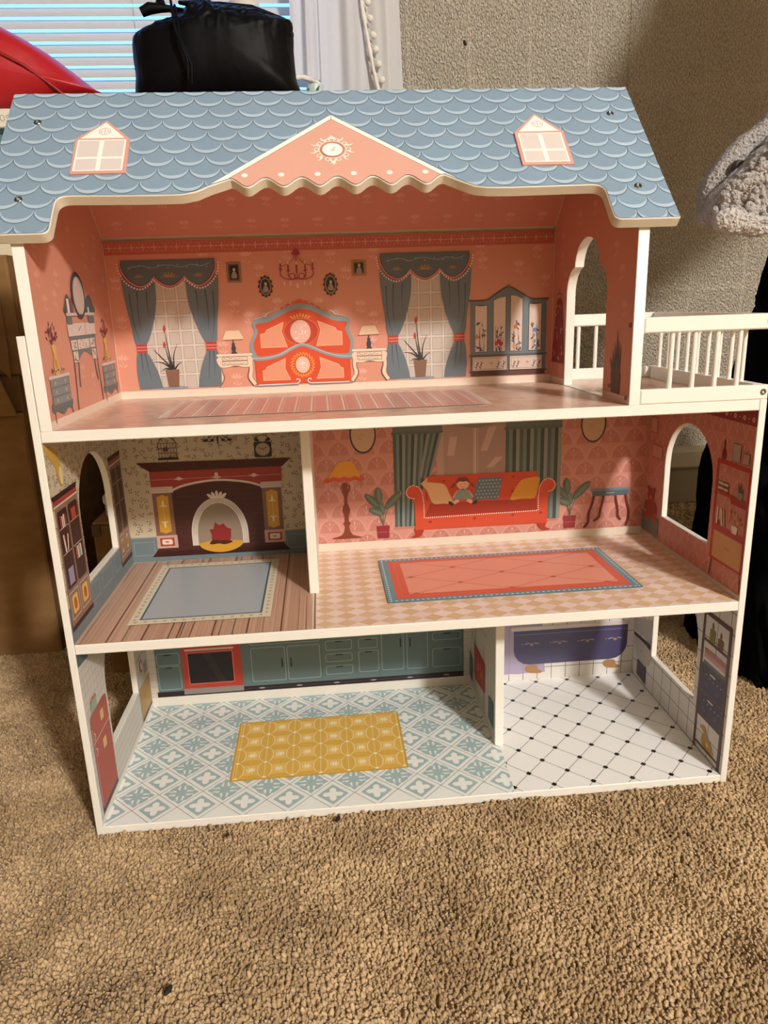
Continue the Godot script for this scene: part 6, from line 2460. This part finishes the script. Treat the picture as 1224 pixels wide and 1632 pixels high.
func build_curtains() -> void:
	var sheer := paint("eeedea", 0.8, 0.2).duplicate() as StandardMaterial3D
	sheer.backlight_enabled = true
	sheer.backlight = Color(0.9, 0.9, 0.92)
	var none := func(_h: float) -> float: return 0.0
	# right panel with the pompom edge, falling to below the roof line
	var c := base("window_curtain", "long white curtain panel with a pompom edge hanging between window and wall", "curtain", Vector3(0, 0, -0.985))
	var st := fresh()
	cloth(st, 0.268, 0.392, 1.80, 0.70, func(h: float) -> float: return -0.004 * h, func(h: float) -> float: return -0.025 * (1.0 - clampf(h * 1.3, 0, 1)) + 0.004 * h, 0.0, 2.1, 0.006, 0.4)
	put(st.commit(), "curtain_cloth", sheer, c)
	st = fresh()
	cloth(st, 0.345, 0.40, 1.80, 0.70, none, func(h: float) -> float: return 0.027 * clampf(h * 1.15, 0.0, 1.2), -0.012, 1.3, 0.005, 2.0, 50, 30)
	put(st.commit(), "curtain_cloth", sheer, c)
	st = fresh()  # blue strip: window light between curtain and wall, put in as colour
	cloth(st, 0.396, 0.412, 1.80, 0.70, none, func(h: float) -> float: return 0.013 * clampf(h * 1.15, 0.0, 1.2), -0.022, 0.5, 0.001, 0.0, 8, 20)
	tag(put(st.commit(), "window_light_strip", paint("4a5aa8", 0.8), c), "narrow blue strip painted as window light beside the curtain")
	var fringe := paint("f0ece2", 0.9)
	var edge := func(y: float) -> float: return 0.347 + 0.0004 * sin(y * 40.0) + 0.028 * pow(clampf((1.035 - y) / 0.16, 0.0, 1.2), 1.3)
	var band := []
	var width := []
	for k in 40:
		var y := 1.5 - 0.02 * k
		band.append(Vector3(edge.call(y), y, 0.013))
		width.append(0.0035 + 0.0008 * sin(k * 2.1))
	st = fresh()
	tube(st, band, width, 7)
	put(st.commit(), "braid", fringe, c)
	var ball := SphereMesh.new()
	ball.radius = 0.0062
	ball.height = 0.0135
	ball.radial_segments = 14
	ball.rings = 8
	var y2 := 0.763
	var k2 := 0
	while y2 < 1.45:
		var x: float = edge.call(y2) + 0.0115
		put(ball, "pompom", fringe, c).position = Vector3(x, y2, 0.015)
		var th := fresh()
		tube(th, [Vector3(x - 0.011, y2 + 0.012, 0.014), Vector3(x - 0.002, y2 + 0.004, 0.015)], [0.0009, 0.0009], 5)
		put(th.commit(), "thread", fringe, c)
		y2 += 0.0258 + 0.002 * sin(k2 * 1.7)
		k2 += 1
	# left panel, gathered, ending in a ruffled hem beside the bag
	var d := base("window_curtain", "gathered white curtain with a ruffled hem lifted onto the black bag", "curtain", Vector3(0, 0, -0.965))
	st = fresh()
	cloth(st, 0.222, 0.272, 1.80, 0.895, func(h: float) -> float: return -0.012 * h * h, func(h: float) -> float: return -0.006 * h, 0.0, 1.6, 0.007, 1.1, 60, 40)
	put(st.commit(), "curtain_cloth", sheer, d)
	var ruffle := []
	var rr := []
	for k in 13:
		var t := k / 12.0
		ruffle.append(Vector3(0.208 + 0.057 * t, 0.887 + 0.013 * sin(t * 2.4) - 0.02 * t * t, 0.012 + 0.006 * sin(t * 8.0)))
		rr.append(0.0045 + 0.0014 * sin(k * 2.6))
	st = fresh()
	tube(st, ruffle, rr, 9)
	put(st.commit(), "ruffled_hem", fringe, d)
	# small green and white cup under the hem
	var cup := base("patterned_cup", "small white and green cup beneath the curtain's ruffled hem", "cup", Vector3(0.252, 0.782, -0.945))
	st = fresh()
	lathe(st, Vector3.ZERO, [0.0, 0.0, 0.013, 0.0, 0.016, 0.096, 0.0145, 0.096, 0.0, 0.01], 30)
	put(st.commit(), "cup_body", paint("cfe0dd", 0.35), cup)
	st = fresh()
	for q in [[-0.4, 0.078], [0.3, 0.086], [0.9, 0.073], [0.1, 0.068], [-0.9, 0.086]]:
		var p := Vector3(sin(q[0]) * 0.0153, q[1], cos(q[0]) * 0.0153)
		tube(st, [p + Vector3(-0.004, -0.005, 0), p + Vector3(0, 0, 0.0006), p + Vector3(0.004, 0.006, 0)], [0.0006, 0.0028, 0.0005], 7)
	put(st.commit(), "leaf_print", paint("1f6b45", 0.5), cup)


func build_clothes() -> void:
	# black cloth hanging down to the carpet
	var n := FastNoiseLite.new()
	n.seed = 31
	n.frequency = 5.0
	n.fractal_octaves = 2
	var b := base("black_garment", "black cloth garment hanging to the carpet at the right of the dollhouse", "garment", Vector3(1.02, 0, -0.26))
	var st := fresh()
	st.set_smooth_group(0)
	var profile := loop_of([0.0, 0.277, 0.05, 0.279, 0.10, 0.278, 0.16, 0.274, 0.24, 0.269, 0.28, 0.260, 0.33, 0.243, 0.40, 0.226, 0.45, 0.210, 0.49, 0.202, 0.524, 0.196, 0.534, 0.192, 0.537, 0.17, 0.538, 0.10, 0.538, 0.004])
	var rows := []
	for q in smooth_loop(profile, 4, false):
		rows.append([q.x, q.y])
	var around := 120
	var grid := []
	for q in rows:
		var ring := []
		for k in around:
			var t := TAU * k / around
			var c := cos(t)
			var s := sin(t)
			var dx := signf(c) * pow(absf(c), 0.42)
			var dz := signf(s) * pow(absf(s), 0.55)
			var p := Vector3(dx * q[1], q[0], -0.055 * q[0] / 0.53 + dz * lerpf(0.145, 0.083, q[0] / 0.53) * minf(1.0, q[1] / 0.235))
			var fold := 0.006 * sin(t * 13.0 + n.get_noise_2d(q[0] * 2.0, t) * 5.0)
			ring.append(p + Vector3(c, 0, s) * (fold + n.get_noise_3dv(p) * 0.008))
		grid.append(ring)
	for i in rows.size() - 1:
		for k in around:
			var j := (k + 1) % around
			for q in [grid[i][k], grid[i + 1][j], grid[i][j], grid[i][k], grid[i + 1][k], grid[i + 1][j]]:
				st.add_vertex(q)
	st.index()
	st.generate_normals()
	put(st.commit(), "cloth_body", paint("060608", 0.85, 0.15), b)
	# grey fleece jacket draped over it
	var fleece := paint("aaa4a0", 0.95, 0.1).duplicate() as StandardMaterial3D
	fleece.rim_enabled = true
	fleece.rim = 0.6
	fleece.rim_tint = 0.6
	fleece = relief(mottled(fleece, "928c88", "cfc9c5", 0.06), 0.05, 0.4, Vector3(8, 8, 8), 3)
	var lumpy := FastNoiseLite.new()
	lumpy.noise_type = FastNoiseLite.TYPE_CELLULAR
	lumpy.cellular_return_type = FastNoiseLite.RETURN_DISTANCE
	lumpy.frequency = 62.0
	lumpy.seed = 3
	lumpy.fractal_type = FastNoiseLite.FRACTAL_NONE
	var curl := FastNoiseLite.new()
	curl.frequency = 190.0
	curl.seed = 8
	var sherpa := func(p: Vector3, _o: Vector3, _s: float, _a: float) -> float: return 0.004 - 0.0075 * (lumpy.get_noise_3dv(p) + 1.0) + curl.get_noise_3dv(p) * 0.0016
	var fuzz := func(p: Vector3, _o: Vector3, _s: float, _a: float) -> float: return curl.get_noise_3dv(p) * 0.0014 + curl.get_noise_3dv(p * 2.3) * 0.0008
	var j := base("fleece_jacket", "fluffy grey fleece jacket draped at the right edge above the balcony", "jacket", Vector3.ZERO)
	# turned-back smooth edge behind
	put(soft_body([0.72, 0.655, 0.698, 0.639, 0.685, 0.628, 0.672, 0.614, 0.660, 0.598, 0.654, 0.587, 0.652, 0.574, 0.655, 0.556, 0.672, 0.552, 0.70, 0.585, 0.74, 0.61, 0.86, 0.68, 0.98, 0.78, 1.10, 0.98, 1.15, 1.2, 1.2, 1.35, 1.14, 1.36, 1.09, 1.12, 1.0, 0.93, 0.86, 0.79], Vector3(0.735, 0.64, -0.215), 0.018, 0.6, fuzz, 700, 60), "turned_edge", fleece, j)
	# curly front panel; unseen strap and upper mass added to cast the wall shadow
	put(soft_body([0.706, 0.628, 0.685, 0.611, 0.672, 0.597, 0.657, 0.584, 0.647, 0.574, 0.640, 0.560, 0.637, 0.550, 0.650, 0.541, 0.68, 0.537, 0.72, 0.54, 0.80, 0.535, 0.94, 0.54, 1.02, 0.62, 1.10, 0.80, 1.26, 0.98, 1.50, 1.12, 1.52, 1.40, 1.20, 1.42, 1.12, 1.34, 1.10, 1.16, 1.04, 0.98, 0.96, 0.86, 0.86, 0.765], Vector3(0.90, 0.66, -0.17), 0.035, 0.5, sherpa, 1500, 110), "curly_front", fleece, j)
	var puff := SphereMesh.new()
	puff.radius = 0.0048
	puff.height = 0.0086
	puff.radial_segments = 10
	puff.rings = 6
	rng.seed = 64
	var outline := smooth_loop(loop_of([0.712, 0.630, 0.690, 0.612, 0.672, 0.597, 0.657, 0.584, 0.646, 0.573, 0.639, 0.560, 0.637, 0.550, 0.650, 0.545, 0.68, 0.543, 0.76, 0.543, 0.86, 0.545, 0.86, 0.765]), 5)
	var spots := []
	while spots.size() < 1500:
		var q := Vector2(rng.randf_range(0.635, 0.86), rng.randf_range(0.54, 0.76))
		if Geometry2D.is_point_in_polygon(q, outline):
			spots.append(Transform3D(Basis.from_euler(Vector3(rng.randf() * TAU, rng.randf() * TAU, rng.randf() * TAU)).scaled(Vector3(rng.randf_range(0.6, 1.35), rng.randf_range(0.6, 1.35), rng.randf_range(0.6, 1.2))), Vector3(q.x, q.y, -0.139 + rng.randf_range(-0.005, 0.003) - 0.02 * clampf((0.665 - q.x) / 0.03, 0.0, 1.0) * 0.6)))
	var curls := MultiMesh.new()
	curls.transform_format = MultiMesh.TRANSFORM_3D
	curls.mesh = puff
	curls.instance_count = spots.size()
	for i in spots.size():
		curls.set_instance_transform(i, spots[i])
	var pile := MultiMeshInstance3D.new()
	pile.name = "sherpa_curls"
	pile.multimesh = curls
	pile.material_override = fleece
	j.add_child(pile, true)
	tag(pile, "", "", "", "stuff")
	# thick rolled hem
	var hem := func(p: Vector3, _o: Vector3, _s: float, _a: float) -> float: return 0.002 - 0.004 * (lumpy.get_noise_3dv(p * 1.5) + 1.0) * 0.6 + curl.get_noise_3dv(p) * 0.0018
	var pale := mottled(fleece.duplicate(), "b0aaa4", "dfdad4", 0.06)
	put(soft_body([0.634, 0.553, 0.630, 0.547, 0.631, 0.540, 0.636, 0.535, 0.645, 0.532, 0.660, 0.5315, 0.676, 0.529, 0.688, 0.532, 0.70, 0.531, 0.80, 0.527, 0.80, 0.545, 0.70, 0.5455, 0.672, 0.5465, 0.655, 0.5515, 0.643, 0.5555], Vector3(0.665, 0.5415, -0.135), 0.014, 0.7, hem, 520, 50), "rolled_hem", pale, j)
	put(soft_body([0.690, 0.54, 0.688, 0.53, 0.692, 0.522, 0.70, 0.519, 0.76, 0.515, 0.76, 0.54], Vector3(0.715, 0.53, -0.125), 0.012, 0.7, fuzz, 120, 30), "cuff", pale, j)
	var st2 := fresh()
	tube(st2, [Vector3(0.682, 0.601, -0.195), Vector3(0.6835, 0.602, -0.19)], [0.0085, 0.007], 14)
	put(st2.commit(), "fur_knot", paint("5f5852", 0.95, 0.1), j)
